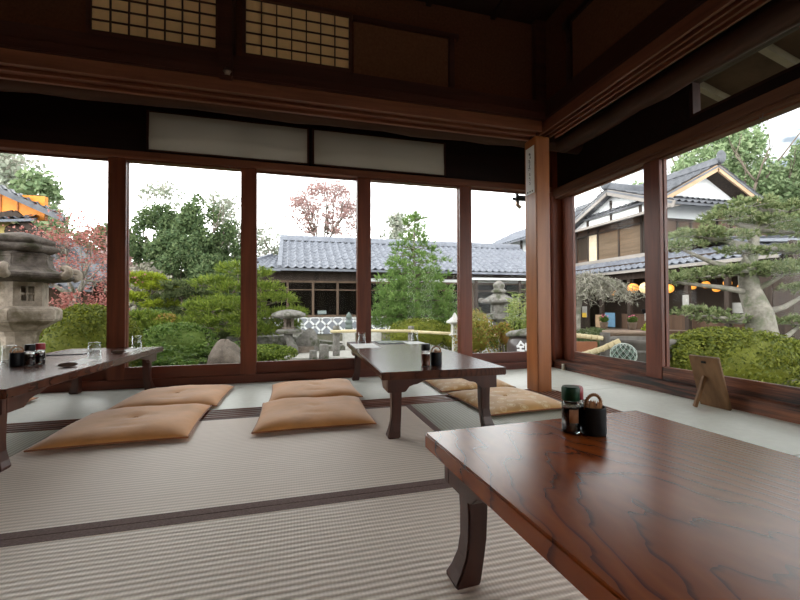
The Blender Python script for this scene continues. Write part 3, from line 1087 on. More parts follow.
# own eaves outside: soffit boards and rafters above the windows
ev = MB()
ev.prism([(2.79, 2.46), (3.52, 2.275), (3.52, 2.335), (2.79, 2.53)], YB, 4.5, 1)
struct('roof', ev, M['house_brown'], 'boarded eave over the right windows', 'eave')
ev = MB().prism([(3.72, 2.46), (4.15, 2.345), (4.15, 2.405), (3.72, 2.53)], XL, 2.79, 0)
struct('roof', ev, M['house_brown'], 'boarded eave over the back windows', 'eave')
rf = MB()
for i in range(9):
    y = 2.35 - i * .46
    rf.bar((2.785, y, 2.435), (3.49, y, 2.257), .045, .055)
o = struct('trim_16', rf, plain('pale rafter wood', (.34, .29, .22), .7), 'pale rafters under the right eave', 'rafters')
g = empty('rain_gutter', (2.5, 4.1, 1.93), 0, 'dark rain gutter end hanging outside the back window nearest the pillar', 'rain gutter')
gp = MB()
prof = [(.05 * math.cos(PI + PI * k / 8), .05 * math.sin(PI + PI * k / 8)) for k in range(9)]
prof += [(.044 * math.cos(2 * PI - PI * k / 8), .044 * math.sin(2 * PI - PI * k / 8)) for k in range(9)]
gp.prism(prof, 0, .45, 0)
gp.build('channel', M['cap_black'], g)
for bx0 in (.02, .30):
    MB().box((bx0, -.012, -.05), (bx0 + .03, .012, .30)).build('bracket', M['cap_black'], g)
MB().tube([(.04, 0, -.045), (.04, 0, -.10), (.08, 0, -.13)], .022, 10).build('outlet', M['metal'], g, True)

# =================================================================== FURNITURE
def scallop(a, end=.085, deep=.068, mid=.014):
    """lower edge of an apron from -a to a: deep blocks at both ends, cusped curve between"""
    k = min(1.0, (a - end) / .30)
    pts = [(0, deep), (end, deep), (end + .012 * k, deep - .006), (end + .035 * k, deep - .026), (end + .065 * k, deep - .033), (end + .095 * k, deep - .036),
           (end + .125 * k, deep - .045), (end + .15 * k, mid + .002), (end + .165 * k, mid)]
    left = [(-a + x, -d) for x, d in pts]
    rightp = [(a - x, -d) for x, d in reversed(pts)]
    return left + rightp

def low_table(loc, rz, w, l, label, h=.33, top='tabletop_dark'):
    e = empty('low_table', loc, rz, label, 'low table', 'low dining tables')
    th = .038
    MB().box((-w / 2, -l / 2, h - th), (w / 2, l / 2, h)).build('tabletop', M[top], e, bevel=.004)
    zi = h - th
    ins = .036
    for s in (-1, 1):
        a = w / 2 - ins
        y = s * (l / 2 - ins)
        mb = MB().prism([(x, zi + d) for x, d in scallop(a)] + [(a, zi), (-a, zi)], min(y, y - s * .026), max(y, y - s * .026), 1)
        mb.build('apron', M['table_dark'], e, bevel=.002)
        a = l / 2 - ins - .027
        x = s * (w / 2 - ins)
        mb = MB().prism([(u, zi + d) for u, d in scallop(a, .10)] + [(a, zi), (-a, zi)], min(x, x - s * .026), max(x, x - s * .026), 0)
        mb.build('apron', M['table_dark'], e, bevel=.002)
    for sx in (-1, 1):
        for sy in (-1, 1):
            cx, cy = sx * (w / 2 - ins - .050), sy * (l / 2 - ins - .050)
            vs, fs = [], []
            prof = [(zi, .0, .026), (zi - .06, .0, .026), (.17, -.001, .0245), (.11, .0, .0235), (.07, .004, .024), (.035, .011, .0275), (.012, .017, .031), (0, .018, .030)]
            for z, off, hs in prof:
                ox, oy = cx + sx * off, cy + sy * off
                vs += [(ox - hs, oy - hs, z), (ox + hs, oy - hs, z), (ox + hs, oy + hs, z), (ox - hs, oy + hs, z)]
            for i in range(len(prof) - 1):
                for k in range(4):
                    p0, p1 = i * 4 + k, i * 4 + (k + 1) % 4
                    fs.append((p0, p0 + 4, p1 + 4, p1))
            n = len(prof)
            fs += [(0, 1, 2, 3), tuple(range(4 * n - 4, 4 * n))[::-1]]
            o = MB().add(vs, fs).build('leg', M['table_dark'], e, bevel=.004)
    return e
t_near = low_table((.682, .095, 0), math.radians(2.3), .672, 1.70, 'large low wooden table nearest the viewer, with the green capped bottle on it', top='tabletop')
t_mid = low_table((.752, 2.665, 0), math.radians(-1.9), .645, 1.70, 'low wooden table at the centre, between the plain cushions and the gold cushions')
t_left = low_table((-1.355, 2.72, 0), math.radians(-1.9), .64, 1.70, 'low wooden table at the left edge with red capped bottle on it')
# white sticker on the left table
st = MB().box((-.013, -.002, 0), (.013, 0, .042)).build('sticker', M['paper'], t_left, loc=(.279, -.785, .235), rot=(0, 0, PI / 2))
st['label'] = 'small white number sticker on the table side'
mk = MB()
for (x0, z0, x1, z1) in ((-.004, .026, .005, .029), (.002, .020, .005, .028), (-.003, .013, .000, .021), (-.005, .010, .005, .0125)):
    mk.box((x0, -.0026, z0), (x1, -.0019, z1))
mk.build('mark', M['ink'], st)

def cushion(loc, rz, sx, sy, th, label, matl, seed):
    e = empty('floor_cushion', loc, rz, label, 'floor cushion', 'square floor cushions')
    rg = random.Random(seed)
    ph = [rg.uniform(0, 6.28) for _ in range(8)]
    n = 44
    def outline(u, v):
        k = .035
        return u * sx / 2 * (1 - k * (1 - v * v) * abs(u)), v * sy / 2 * (1 - k * (1 - u * u) * abs(v))
    vs, fs = [], []
    for side in (1, -1):
        for j in range(n + 1):
            for i in range(n + 1):
                u, v = math.sin((-1 + 2 * i / n) * PI / 2), math.sin((-1 + 2 * j / n) * PI / 2)
                x, y = outline(u, v)
                q = max(0, (1 - abs(u) ** 5) * (1 - abs(v) ** 5)) ** .55
                if side > 0:
                    h = th * .28 + q * th * .72
                    h -= .012 * math.exp(-(u * u + v * v) / .012) * 1
                    h += q * .0035 * (math.sin(5 * u + 3 * v + ph[0]) + math.sin(4 * v - 3 * u + ph[1]))
                    # pulls and creases from the centre tuft and the corners
                    h -= q * .006 * math.exp(-((v + .55 + .2 * u) / .05) ** 2) * math.exp(-((u - .05) / .25) ** 2)
                    h += q * .003 * math.sin(22 * math.atan2(v, u) + ph[2]) * math.exp(-(u * u + v * v) / .18)
                    h += q * .0022 * math.sin(16 * u + ph[3]) * (abs(v) ** 3)
                else:
                    h = th * .28 * (1 - q)
                vs.append((x, y, max(.0005, h)))
    N1 = (n + 1) * (n + 1)
    for s in range(2):
        for j in range(n):
            for i in range(n):
                a = s * N1 + j * (n + 1) + i
                f = (a, a + 1, a + n + 2, a + n + 1)
                fs.append(f if s == 0 else f[::-1])
    o = MB().add(vs, fs).build('cover', matl, e, True)
    # seam cord round the edge
    pts = []
    for k in range(4 * 24):
        s, t = divmod(k, 24)
        u = -1 + 2 * t / 24
        uv = [(u, -1), (1, u), (-u, 1), (-1, -u)][s]
        x, y = outline(*uv)
        pts.append((x, y, th * .28))
    pts.append(pts[0])
    MB().tube(pts, .0045, 6, False).build('seam', M['piping'], e, True)
    # knotted centre tuft
    tf = MB()
    for a in (.6, -.9):
        tf.tube([(-.014 * math.cos(a), -.014 * math.sin(a), th - .011), (0, 0, th - .008), (.014 * math.cos(a), .014 * math.sin(a), th - .011)], .0018, 5)
    tf.build('tuft', matl, e)
    return e
cushion((-.815, 2.415, 0), .02, .64, .63, .066, 'plain orange floor cushion beside the left table, nearer one of its pair', M['cushion'], 1)
cushion((-.775, 3.055, 0), -.03, .63, .62, .062, 'plain orange floor cushion beside the left table, by the window sill', M['cushion'], 2)
cushion((.118, 2.395, 0), -.015, .625, .62, .064, 'plain orange floor cushion left of the centre table, nearer one of its pair', M['cushion'], 3)
cushion((.15, 3.03, 0), .01, .62, .61, .062, 'plain orange floor cushion left of the centre table, by the window sill', M['cushion'], 4)
cushion((1.365, 2.375, 0), .05, .57, .60, .055, 'gold flower patterned cushion in front of the pillar', M['cushion_gold'], 5)
cushion((1.36, 3.02, 0), -.02, .60, .58, .052, 'gold cushion behind the centre table, half hidden by the gold patterned one', M['cushion_gold'], 6)
cushion((-2.0, 3.0, 0), .1, .62, .60, .058, 'floor cushion beyond the left table, mostly hidden under its bracket', M['cushion'], 7)

# --- things on the tables
TZ = .3302
def sauce_bottle(loc, h, r, cap, liquid, label, lab=True, rz=0):
    e = empty('sauce_bottle', loc, rz, label, 'sauce bottle', 'sauce bottles on the low tables')
    prof = [(r * .6, .0), (r * .96, .001), (r, .006), (r, h * .60), (r * .93, h * .665), (r * .72, h * .70), (r * .70, h * .74)]
    MB().lathe(prof, n=24).build('glass_body', M['bottle_glass'], e, True)
    MB().lathe([(r * .5, .004), (r * .86, .0045), (r * .88, .008), (r * .88, h * .55), (r * .5, h * .552)], n=20).build('sauce', liquid, e, True)
    cp = MB().lathe([(r * .5, h * .70), (r * .93, h * .70), (r * .97, h * .715), (r * .97, h * .96), (r * .88, h), (.001, h)], n=30, warp=lambda q, z, a, i: (q * (1 + (.02 * math.cos(30 * a / 2) if 1 < i < 4 else 0)), z))
    smooth_by_angle(cp.build('cap', cap, e))
    if lab:
        vs, fs = [], []
        for k in range(9):
            a = -2.75 + 1.05 * k / 8
            for z in (h * .24, h * .53):
                vs.append(((r + .0004) * math.cos(a), (r + .0004) * math.sin(a), z))
        fs = [(2 * k, 2 * k + 2, 2 * k + 3, 2 * k + 1) for k in range(8)]
        o = MB().add(vs, fs).build('paper_label', M['label_tan'], e, True)
        md = o.modifiers.new('thickness', 'SOLIDIFY')
        md.thickness = .0003
    return e
def pick_cup(loc, h, r, label, rz=0, seed=0):
    e = empty('toothpick_cup', loc, rz, label, 'toothpick cup', 'black toothpick cups on the low tables')
    MB().lathe([(r * .5, 0), (r * .97, .0), (r, .005), (r * 1.0, h * .96), (r * .985, h), (r * .90, h), (r * .88, h * .3), (.001, h * .3)], n=28).build('cup', M['cup_black'], e, True)
    pts, rad = [], []
    for k in range(17):
        a = PI * k / 16
        pts.append((-r * .9 * math.cos(a), 0, h * .92 + h * .50 * math.sin(a) ** .8))
        rad.append(.0030 + .0006 * math.sin(k * 2.4))
    hd = MB().tube(pts, rad, 8)
    tw = []
    for k in range(80):
        a = PI * k / 79
        b_ = k * 1.25
        tw.append((-(r * .9 + .0034 * math.cos(b_)) * math.cos(a), .0034 * math.sin(b_), h * .92 + (h * .50 + .0034 * math.cos(b_)) * max(0, math.sin(a)) ** .8))
    hd.tube(tw, .0013, 5)
    hd.build('handle', M['wicker'], e, True)
    rg = random.Random(seed)
    pk = MB()
    for k in range(46):
        a, q = rg.uniform(0, 6.28), r * .8 * rg.random() ** .5
        x, y = q * math.cos(a), q * math.sin(a)
        lx, ly = rg.uniform(-.25, .25), rg.uniform(-.25, .25)
        z1 = h * rg.uniform(1.05, 1.24)
        pk.tube([(x * .85, y * .85, h * .31), (x + lx * .008, y + ly * .008, z1 - .004), (x + lx * .009, y + ly * .009, z1)], [.0011, .0011, .0003], 5)
    o = pk.build('toothpicks', M['toothpick'], e)
    o['kind'] = 'stuff'
    return e
def tumbler(loc, label, h=.092, r=.036):
    e = empty('glass_tumbler', loc, 0, label, 'drinking glass', 'upturned glass tumblers')
    # upturned: mouth on the table, thick base on top
    prof = [(r, 0), (r * 1.005, .001), (r * .88, h * .93), (r * .84, h * .985), (r * .78, h), (.001, h - .002),
            (.001, h - .016), (r * .74, h - .016), (r * .80, h - .022), (r * .945, .0), ]
    mb = MB()
    n = 28
    vs, fs = [], []
    for q, z in prof:
        for k in range(n):
            a = 2 * PI * k / n
            vs.append((q * math.cos(a), q * math.sin(a), z))
    m = len(prof)
    for i in range(m):
        j = (i + 1) % m
        for k in range(n):
            fs.append((i * n + k, i * n + (k + 1) % n, j * n + (k + 1) % n, j * n + k))
    mb.add(vs, fs).build('glass_wall', M['tumbler'], e, True)
    return e
# nearest table
sauce_bottle((.660, .835, TZ), .112, .0215, M['cap_green'], M['soy'], 'sauce bottle with a dark green cap and tan label on the nearest table', rz=.35)
sauce_bottle((.695, .862, TZ), .105, .0195, M['cap_red'], M['soy'], 'sauce bottle with a red cap behind the green capped one', False)
pick_cup((.7045, .810, TZ), .066, .0285, 'black toothpick cup with wicker handle on the nearest table', .1, 1)
# centre table
sauce_bottle((.668, 1.965, TZ), .116, .0235, M['cap_black'], M['soy_red'], 'reddish sauce bottle with a black cap on the centre table', False)
pick_cup((.728, 1.972, TZ), .070, .030, 'black toothpick cup with wicker handle on the centre table', .1, 2)
tumbler((.565, 3.36, TZ), 'upturned glass tumbler at the far left of the centre table')
tumbler((1.06, 3.43, TZ), 'upturned glass tumbler at the far right of the centre table')
def sheet(name, loc, rz, sx, sy, matl, label, cat, th=.0012):
    o = MB().box((-sx / 2, -sy / 2, 0), (sx / 2, sy / 2, th)).build(name, matl, None, loc=loc, rot=(0, 0, rz))
    return tag(o, label, cat)
sheet('paper_place_mat', (.55, 3.12, TZ), -.02, .19, .36, M['paper'], 'white paper sheet on the left side of the centre table by the glass', 'paper sheet')
sheet('paper_place_mat', (1.0, 3.25, TZ), .02, .15, .22, M['paper'], 'white paper sheet on the right side of the centre table', 'paper sheet')
sheet('menu_folder', (.80, 3.33, TZ), -.03, .22, .26, M['folder'], 'dark glossy menu folder lying at the window end of the centre table', 'menu', .006)
# left table
pick_cup((-1.44, 2.60, TZ), .072, .031, 'black toothpick cup with wicker handle on the left table', .4, 3)
sauce_bottle((-1.375, 2.585, TZ), .115, .023, M['cap_black'], M['soy'], 'sauce bottle with a black cap on the left table', False)
sauce_bottle((-1.365, 2.655, TZ), .115, .023, M['cap_red'], M['soy'], 'sauce bottle with a red cap on the left table', False)
tumbler((-1.19, 2.86, TZ), 'upturned glass tumbler at the middle of the left table', .098, .037)
tumbler((-1.165, 3.47, TZ), 'upturned glass tumbler at the window end of the left table', .095, .036)
tumbler((-1.575, 2.78, TZ), 'upturned glass tumbler at the left edge of the photo', .098, .037)
sheet('paper_napkin', (-1.185, 2.68, TZ), .06, .10, .33, M['paper'], 'white paper napkin near the middle glass on the left table', 'napkin')
sheet('paper_napkin', (-1.16, 3.28, TZ), -.03, .08, .30, M['paper'], 'white paper napkin near the farthest glass on the left table', 'napkin')
sheet('paper_napkin', (-1.60, 2.62, TZ), .05, .08, .20, M['paper'], 'white paper napkin at the left edge of the left table', 'napkin')
sheet('menu_folder', (-1.46, 3.22, TZ), .05, .20, .26, M['folder'], 'dark menu folder lying on the far half of the left table', 'menu', .006)
def towel_tray(loc, rz, label):
    e = empty('chopstick_rest', loc, rz, label, 'chopstick rest', 'dark chopstick rests')
    mb = MB().ellipsoid((0, 0, .012), (.042, .018, .012), 20, 8)
    mb.build('body', M['house_brown'], e, True)
towel_tray((-1.15, 2.475, TZ), .5, 'dark oval rest at the near end of the white napkin on the left table')
towel_tray((-1.15, 3.10, TZ), .5, 'dark oval rest before the farthest glass on the left table')

# wooden menu stand seen from behind, by the right window
e = empty('menu_stand', (2.525, 1.885, 0), math.radians(-88), 'brown wooden menu board with a prop, seen from behind, by the right window', 'menu stand')
# local +y faces the window, -y faces the viewer; the board leans back towards -y
R_ = Euler((math.radians(17), 0, 0)).to_matrix()
MB().box((-.09, -.009, 0), (.09, .009, .335), R_, (0, 0.03, .004)).build('board', M['board_wood'], e, bevel=.003)
bt = R_ @ Vector((0, -.012, .205)) + Vector((0, .03, .004))
MB().bar((bt.x - .015, bt.y, bt.z), (-.015, bt.y - .085, .014), .026, .016, (1, 0, 0)).build('prop_leg', M['board_wood'], e, bevel=.002)
MB().box((-.012, -.004, 0), (.012, .004, .012), R_, tuple(R_ @ Vector((0, -.0125, .295)) + Vector((0, .03, .004)))).build('hinge', M['cap_black'], e)

# =================================================================== THE GARDEN
gm = MB()
n = 90
vs, fs = [], []
gr = random.Random(8)
for j in range(n + 1):
    for i in range(n + 1):
        x, y = -42 + 90 * i / n, -20 + 75 * j / n
        vs.append((x, y, GZ + .02 * math.sin(x * 1.3) * math.sin(y * 1.1)))
for j in range(n):
    for i in range(n):
        a = j * (n + 1) + i
        fs.append((a, a + 1, a + n + 2, a + n + 1))
o = gm.add(vs, fs).build('ground', M['ground'], None, True)
tag(o, 'mossy garden ground', 'ground', None, 'structure')
o = MB().prism([(-.55, 8.4), (2.2, 7.9), (6.5, 7.0), (9.5, 6.3), (12, 8), (12.4, 14), (9, 11.5), (5, 10.2), (2.0, 11.5), (.5, 12.5), (-.9, 12)], GZ - .05, GZ + .03, 2).build('path', M['gravel'], None)
tag(o, 'pale gravel path between the garden and the houses', 'path', None, 'structure')

def shrub(name, c, r, n, leaf, matl, label, cat, seed, grp=None, flatten=None, core=.80, tilt=.7, jit=.07, loose=False):
    """clipped bush: leaves over an inner twig mass, standing on the ground"""
    e = empty(name, (c[0], c[1], GZ), 0, label, cat, grp)
    rg = np.random.default_rng(seed)
    cz = c[2] - GZ
    blobs = [(0, 0, cz, *r)]
    q = random.Random(seed)
    for k in range(26):
        a, ph = q.uniform(0, 6.28), q.uniform(.1, 1.3)
        k2 = .80 if loose else .74
        sz = q.uniform(.18, .34)
        blobs.append((r[0] * k2 * math.cos(a) * math.sin(ph), r[1] * k2 * math.sin(a) * math.sin(ph), cz + r[2] * k2 * math.cos(ph), r[0] * sz, r[1] * sz, r[2] * sz * (1.3 if loose else 1)))
    V = blob_leaves(blobs, n, leaf, leaf * .55, rg, tilt, .35 if loose else .84)
    V = V[V[:, :, 2].min(1) > .0]
    ex = MB().ellipsoid((0, 0, cz), (r[0] * core, r[1] * core, r[2] * core), 28, 16, jit, seed, -cz / (r[2] * core))
    quads_mesh('foliage', V, matl, e, ex)
    mb = MB()
    for k in range(5):
        a = 6.28 * k / 5
        mb.tube([(.05 * math.cos(a), .05 * math.sin(a), -.02), (r[0] * .3 * math.cos(a), r[1] * .3 * math.sin(a), cz * .8)], [.02, .012], 6)
    mb.build('stem', M['bark'], e)
    return e

shrub('azalea_bush', (-3.0, 7.05, .03), (.70, .62, .64), 17000, .045, M['lf_azalea'], 'round clipped green bush right of the large stone lantern', 'bush', 21)
shrub('azalea_hedge', (5.42, 3.85, -.10), (1.30, .62, .44), 24000, .045, M['lf_azalea'], 'wide clipped azalea hedge outside the right window with pine trunk behind', 'hedge', 22)
shrub('azalea_bush', (2.85, 8.95, -.04), (.85, .55, .40), 5500, .05, M['lf_azalea'], 'rounded green bush behind the bamboo rail, under the conical conifer', 'bush', 23)
shrub('azalea_bush', (3.75, 8.85, -.08), (.5, .45, .33), 3000, .05, M['lf_azalea'], 'smaller green bush right of the one under the conifer', 'bush', 24)
shrub('clipped_hedge', (5.1, 8.1, -.15), (.95, .45, .40), 4500, .045, M['lf_azalea_dark'], 'dull green clipped hedge before the small stone lantern', 'hedge', 25)
shrub('clipped_hedge', (5.1, 5.8, -.15), (.6, .5, .40), 5000, .04, M['lf_pine_dark'], 'grey green clipped hedge below the weeping tree', 'hedge', 26)
shrub('autumn_shrub', (3.38, 6.95, .0), (.50, .42, .52), 3800, .05, M['lf_autumn'], 'loose yellow and orange shrub beside the brown jar', 'bush', 27, core=.45, tilt=1.2, loose=True)
shrub('autumn_shrub', (3.92, 6.85, .02), (.22, .25, .30), 900, .05, M['lf_autumn'], 'small orange leaved shrub between the big shrub and the jar', 'bush', 28, core=.4, tilt=1.2, loose=True)
shrub('grass_tuft', (3.68, 6.0, -.28), (.16, .16, .17), 900, .05, M['lf_fern'], 'bright green plant at the foot of the brown jar', 'plant', 29, core=.6, tilt=1.0)

# ferns and ground plants below the back windows
def ground_plant(c, r, h, n, matl, label, cat, seed):
    e = empty('fern', (c[0], c[1], GZ), 0, label, cat, 'ground plants below the back windows')
    rg = np.random.default_rng(seed)
    out = []
    q = random.Random(seed)
    mb = MB()
    for k in range(n):
        a = q.uniform(0, 6.28)
        x0, y0 = q.uniform(-r, r) * .6, q.uniform(-r, r) * .6
        L = h * q.uniform(.8, 1.3)
        pts = []
        for i in range(9):
            t = i / 8
            pts.append((x0 + math.cos(a) * L * .8 * t, y0 + math.sin(a) * L * .8 * t, L * (1.25 * t - .75 * t * t)))
        mb.tube(pts, [.005 * (1 - .8 * i / 8) for i in range(9)], 4)
        for i in range(2, 9):
            p = np.array([pts[i]] * 2)
            side = np.array([[-math.sin(a), math.cos(a), .1], [math.sin(a), -math.cos(a), .1]]) + np.array([math.cos(a), math.sin(a), -.2]) * .4
            out.append(needle_quads(p, side, .11 * (1.15 - i / 10), .045, rg))
    quads_mesh('fronds', np.vstack(out), matl, e)
    mb.build('stems', M['lf_fern'], e)
gp = [(-2.55, 7.75, .35, .55, 34), (-2.1, 7.4, .35, .42, 34), (-1.75, 7.0, .30, .34, 30), (-1.45, 8.2, .35, .55, 34), (-2.0, 8.3, .4, .60, 36), (-2.6, 6.6, .3, .32, 26), (-1.55, 6.6, .25, .26, 24), (-3.0, 8.6, .4, .6, 34)]
where = ['fern nearest the far glass on the left table', 'fern in the middle of the bed under the evergreens', 'low fern directly left of the garden rock', 'tall fern behind the garden rock', 'tall fern at the back of the bed', 'low fern by the window right of the big lantern', 'low fern in front of the garden rock', 'tall fern behind the round clipped bush']
for i, (x, y, r, h, n) in enumerate(gp):
    ground_plant((x, y), r, h, n, M['lf_fern'], where[i], 'fern', 40 + i)
shrub('ground_pine', (-.55, 7.75, -.22), (.62, .4, .17), 4500, .05, M['lf_pine'], 'low bright green plant mound in front of the small lantern', 'bush', 52, core=.75, tilt=1.0)
shrub('ground_cover', (-2.3, 9.0, -.05), (.75, .6, .38), 4200, .06, M['lf_fern'], 'mound of mixed green leaves behind the ferns', 'bush', 53, core=.75, tilt=1.0)
shrub('ground_cover', (-3.2, 10.4, .1), (.8, .6, .50), 3600, .065, M['lf_fern'], 'leafy mound under the lime topped tree', 'bush', 54, core=.75, tilt=1.0)
shrub('ground_cover', (-1.35, 10.9, .05), (.9, .6, .45), 3600, .065, M['lf_pine_dark'], 'dull green mound behind the spreading pine', 'bush', 55, core=.75, tilt=1.0)
shrub('ground_cover', (-2.75, 9.9, .25), (.30, .3, .26), 900, .07, M['lf_autumn'], 'small yellow leaved shrub between the pines', 'bush', 56, core=.5, tilt=1.0)

shrub('boundary_hedge', (-6.0, 24.5, .55), (6.5, .8, 1.5), 9000, .16, M['lf_ever'], 'dark boundary hedge far behind the evergreens', 'hedge', 57)
shrub('boundary_hedge', (-18.9, 24.6, .7), (6.0, .8, 1.8), 6000, .18, M['lf_ever'], 'dark boundary hedge behind the left hall', 'hedge', 58)
# rocks
def rock(c, r, seed, label, matl=None, name='garden_rock'):
    mb = MB().ellipsoid((0, 0, 0), r, 22, 14, .14, seed)
    mb.v = [(x, y, z if z > -r[2] * .35 else -r[2] * .35) for x, y, z in mb.v]
    o = mb.build(name, matl or M['rock'], None, True, loc=(c[0], c[1], GZ + r[2] * .33))
    return tag(o, label, 'rock')
o = rock((-1.14, 7.5), (.36, .28, .37), 5, 'large pointed brown garden rock below the spreading pine')
o.data.transform(Matrix(((1, 0, 0, 0), (0, 1, 0, 0), (0, 0, 1, 0), (0, 0, 0, 1))))
for v in o.data.vertices:
    k = max(0, (v.co.z + .1) / .56)
    v.co.x *= 1 - .55 * k
    v.co.y *= 1 - .45 * k
rock((-3.12, 9.0), (.20, .22, .42), 6, 'dark upright rock right of the round clipped bush', M['stone_moss'])
rock((.35, 9.6), (.30, .25, .38), 7, 'dark round stone by the lattice wall, left of the bronze finial', M['stone'])
rock((-.3, 12.2), (.8, .5, .35), 8, 'low grey rock in front of the tiled house', M['stone'])

# --- pines with flat pads
def pine(name, base, trunk, pads, n, L, W, matl, bark, label, seed, grp=None, r0=.09, up=.55, cat='tree'):
    """trunk: points from the ground; each pad gets its own branch from the nearest trunk point"""
    e = empty(name, (base[0], base[1], GZ), 0, label, cat, grp)
    B = Vector((base[0], base[1], GZ))
    tp = [Vector(p) - B for p in trunk]
    rg = np.random.default_rng(seed)
    q = random.Random(seed)
    mb = MB()
    m = len(tp)
    mb.tube(tp, [r0 * (.12 + .88 * (1 - i / (m - 1)) ** 1.15) for i in range(m)], 10)
    mb.build('trunk', bark, e, True)
    br = MB()
    loc = []
    for (x, y, z, rx, ry, rz) in pads:
        c = Vector((x, y, z)) - B
        loc.append((c.x, c.y, c.z, rx, ry, rz))
        t0 = min(tp[1:], key=lambda t: (t - c).length + max(0, t.z - c.z) * 1.5)
        mid = t0.lerp(c, .5) + Vector((q.uniform(-.06, .06), q.uniform(-.06, .06), q.uniform(-.1, .02)))
        end = c - Vector((0, 0, rz * .4))
        if (end - t0).length > .05:
            rb_ = min(r0, .14)
            br.tube([t0, mid, end], [rb_ * .42, rb_ * .3, rb_ * .14], 7)
        for k in range(5):
            a = 6.28 * k / 5 + q.uniform(-.4, .4)
            br.tube([end, end + Vector((rx * .7 * math.cos(a), ry * .7 * math.sin(a), rz * .25))], [min(r0, .12) * .12, min(r0, .12) * .05], 5)
    if br.v:
        br.build('branches', bark, e, True)
    quads_mesh('foliage', pad_needles(loc, n, L, W, rg, up), matl, e)
    return e
pine('spreading_pine', (-1.05, 9.55), [(-1.05, 9.55, GZ), (-1.2, 9.6, .15), (-.95, 9.55, .65), (-1.2, 9.6, 1.1), (-1.22, 9.62, 1.45)],
     [(-1.25, 9.66, 1.48, .38, .35, .16), (-.85, 9.5, 1.36, .34, .3, .14), (-1.75, 9.8, 1.16, .50, .4, .13), (-.75, 9.5, 1.05, .45, .4, .14), (-1.35, 9.6, 1.02, .4, .4, .13), (-.42, 9.42, .80, .50, .4, .13),
      (-1.8, 9.8, .60, .55, .45, .14), (-1.1, 9.55, .62, .45, .4, .13), (-.10, 9.35, .48, .40, .35, .12), (-.70, 9.45, .42, .5, .4, .14), (-1.35, 9.65, .30, .55, .4, .14), (-2.1, 9.85, .26, .5, .4, .14), (-.25, 9.3, .20, .42, .35, .11), (-.9, 9.4, .08, .6, .4, .13)],
     12500, .13, .018, M['lf_pine'], M['bark'], 'spreading bright green pine with flat layered pads behind the second post', 61)
pine('topiary_tree', (-3.85, 12.4), [(-3.85, 12.4, GZ), (-3.8, 12.4, .4), (-3.9, 12.4, .9), (-3.85, 12.4, 1.35)],
     [(-4.1, 12.45, 1.40, .62, .5, .16), (-3.6, 12.35, 1.20, .50, .4, .13), (-4.3, 12.5, .90, .5, .4, .12), (-3.55, 12.3, .72, .4, .4, .11)],
     6000, .13, .028, M['lf_lime'], M['bark'], 'clipped tree with a lime yellow rounded top beside the first post', 62, up=.7)
pine('small_pine', (-2.95, 12.1), [(-2.95, 12.1, GZ), (-2.9, 12.1, .4), (-3.0, 12.15, .9), (-2.95, 12.15, 1.2)],
     [(-3.0, 12.2, 1.18, .6, .5, .16), (-2.5, 12.1, 1.0, .5, .4, .14), (-3.2, 12.2, .88, .45, .4, .13), (-2.4, 12.0, .62, .5, .4, .14), (-3.3, 12.2, .42, .5, .4, .14), (-2.7, 12.0, .22, .55, .4, .14)],
     6500, .14, .026, M['lf_pine_dark'], M['bark'], 'small dull green layered pine right of the lime topped tree', 63)
pine('small_pine', (-2.0, 11.9), [(-2.0, 11.9, GZ), (-1.95, 11.9, .3), (-2.0, 11.9, .7)],
     [(-2.0, 11.9, .74, .65, .5, .17), (-2.3, 11.8, .45, .5, .4, .15), (-1.6, 11.8, .5, .5, .4, .15), (-1.9, 11.7, .2, .6, .5, .15)],
     5200, .14, .026, M['lf_pine'], M['bark'], 'low green pine behind the spreading pine, in front of the tiled roof', 64)
pine('small_pine', (-3.3, 9.9), [(-3.3, 9.9, GZ), (-3.25, 9.9, .0), (-3.3, 9.9, .3)],
     [(-3.3, 9.9, .38, .5, .4, .14), (-2.9, 9.8, .2, .45, .4, .13), (-3.5, 9.9, .1, .4, .4, .13)],
     3600, .12, .022, M['lf_pine'], M['bark'], 'lowest green pine next to the round clipped bush', 65, r0=.06)

# conical conifer: layered whorls of drooping sprays
def conifer(base, h, r, label, seed):
    e = empty('conical_conifer', (base[0], base[1], GZ), 0, label, 'tree')
    rg = np.random.default_rng(seed)
    q = random.Random(seed)
    MB().tube([(0, 0, 0), (.03, 0, h * .35), (-.02, .02, h * .7), (0, 0, h * .97)], [.09, .07, .04, .01], 8).build('trunk', M['bark'], e, True)
    br = MB()
    pads = []
    L = 13
    for k in range(L):
        t = k / (L - 1)
        z = h * (.16 + .80 * t)
        rr_ = r * (1 - t) ** .68 * (1.0 if k % 2 else .86) + .20
        m = max(5, int(8 * (1 - t) + 4))
        for i in range(m):
            a = 6.28 * i / m + q.uniform(-.35, .35) + k * .7
            d = rr_ * q.uniform(.62, 1.0)
            x, y = math.cos(a) * d * .66, math.sin(a) * d * .66
            zz = z + q.uniform(-.08, .08)
            br.tube([(0, 0, zz - .05), (x * .6, y * .6, zz + .02), (x * 1.25, y * 1.25, zz - .02)], [.022 * (1.2 - t), .014, .005], 5)
            s = max(.19, rr_ * .42)
            pads.append((x, y, zz, s, s, .10 + .05 * q.random()))
    br.build('branches', M['bark'], e, True)
    quads_mesh('foliage', pad_needles(pads, 21000, .13, .022, rg, .35), M['lf_conifer'], e)
conifer((3.26, 10.5), 3.60, 1.35, 'tall conical green conifer in front of the tiled house', 71)

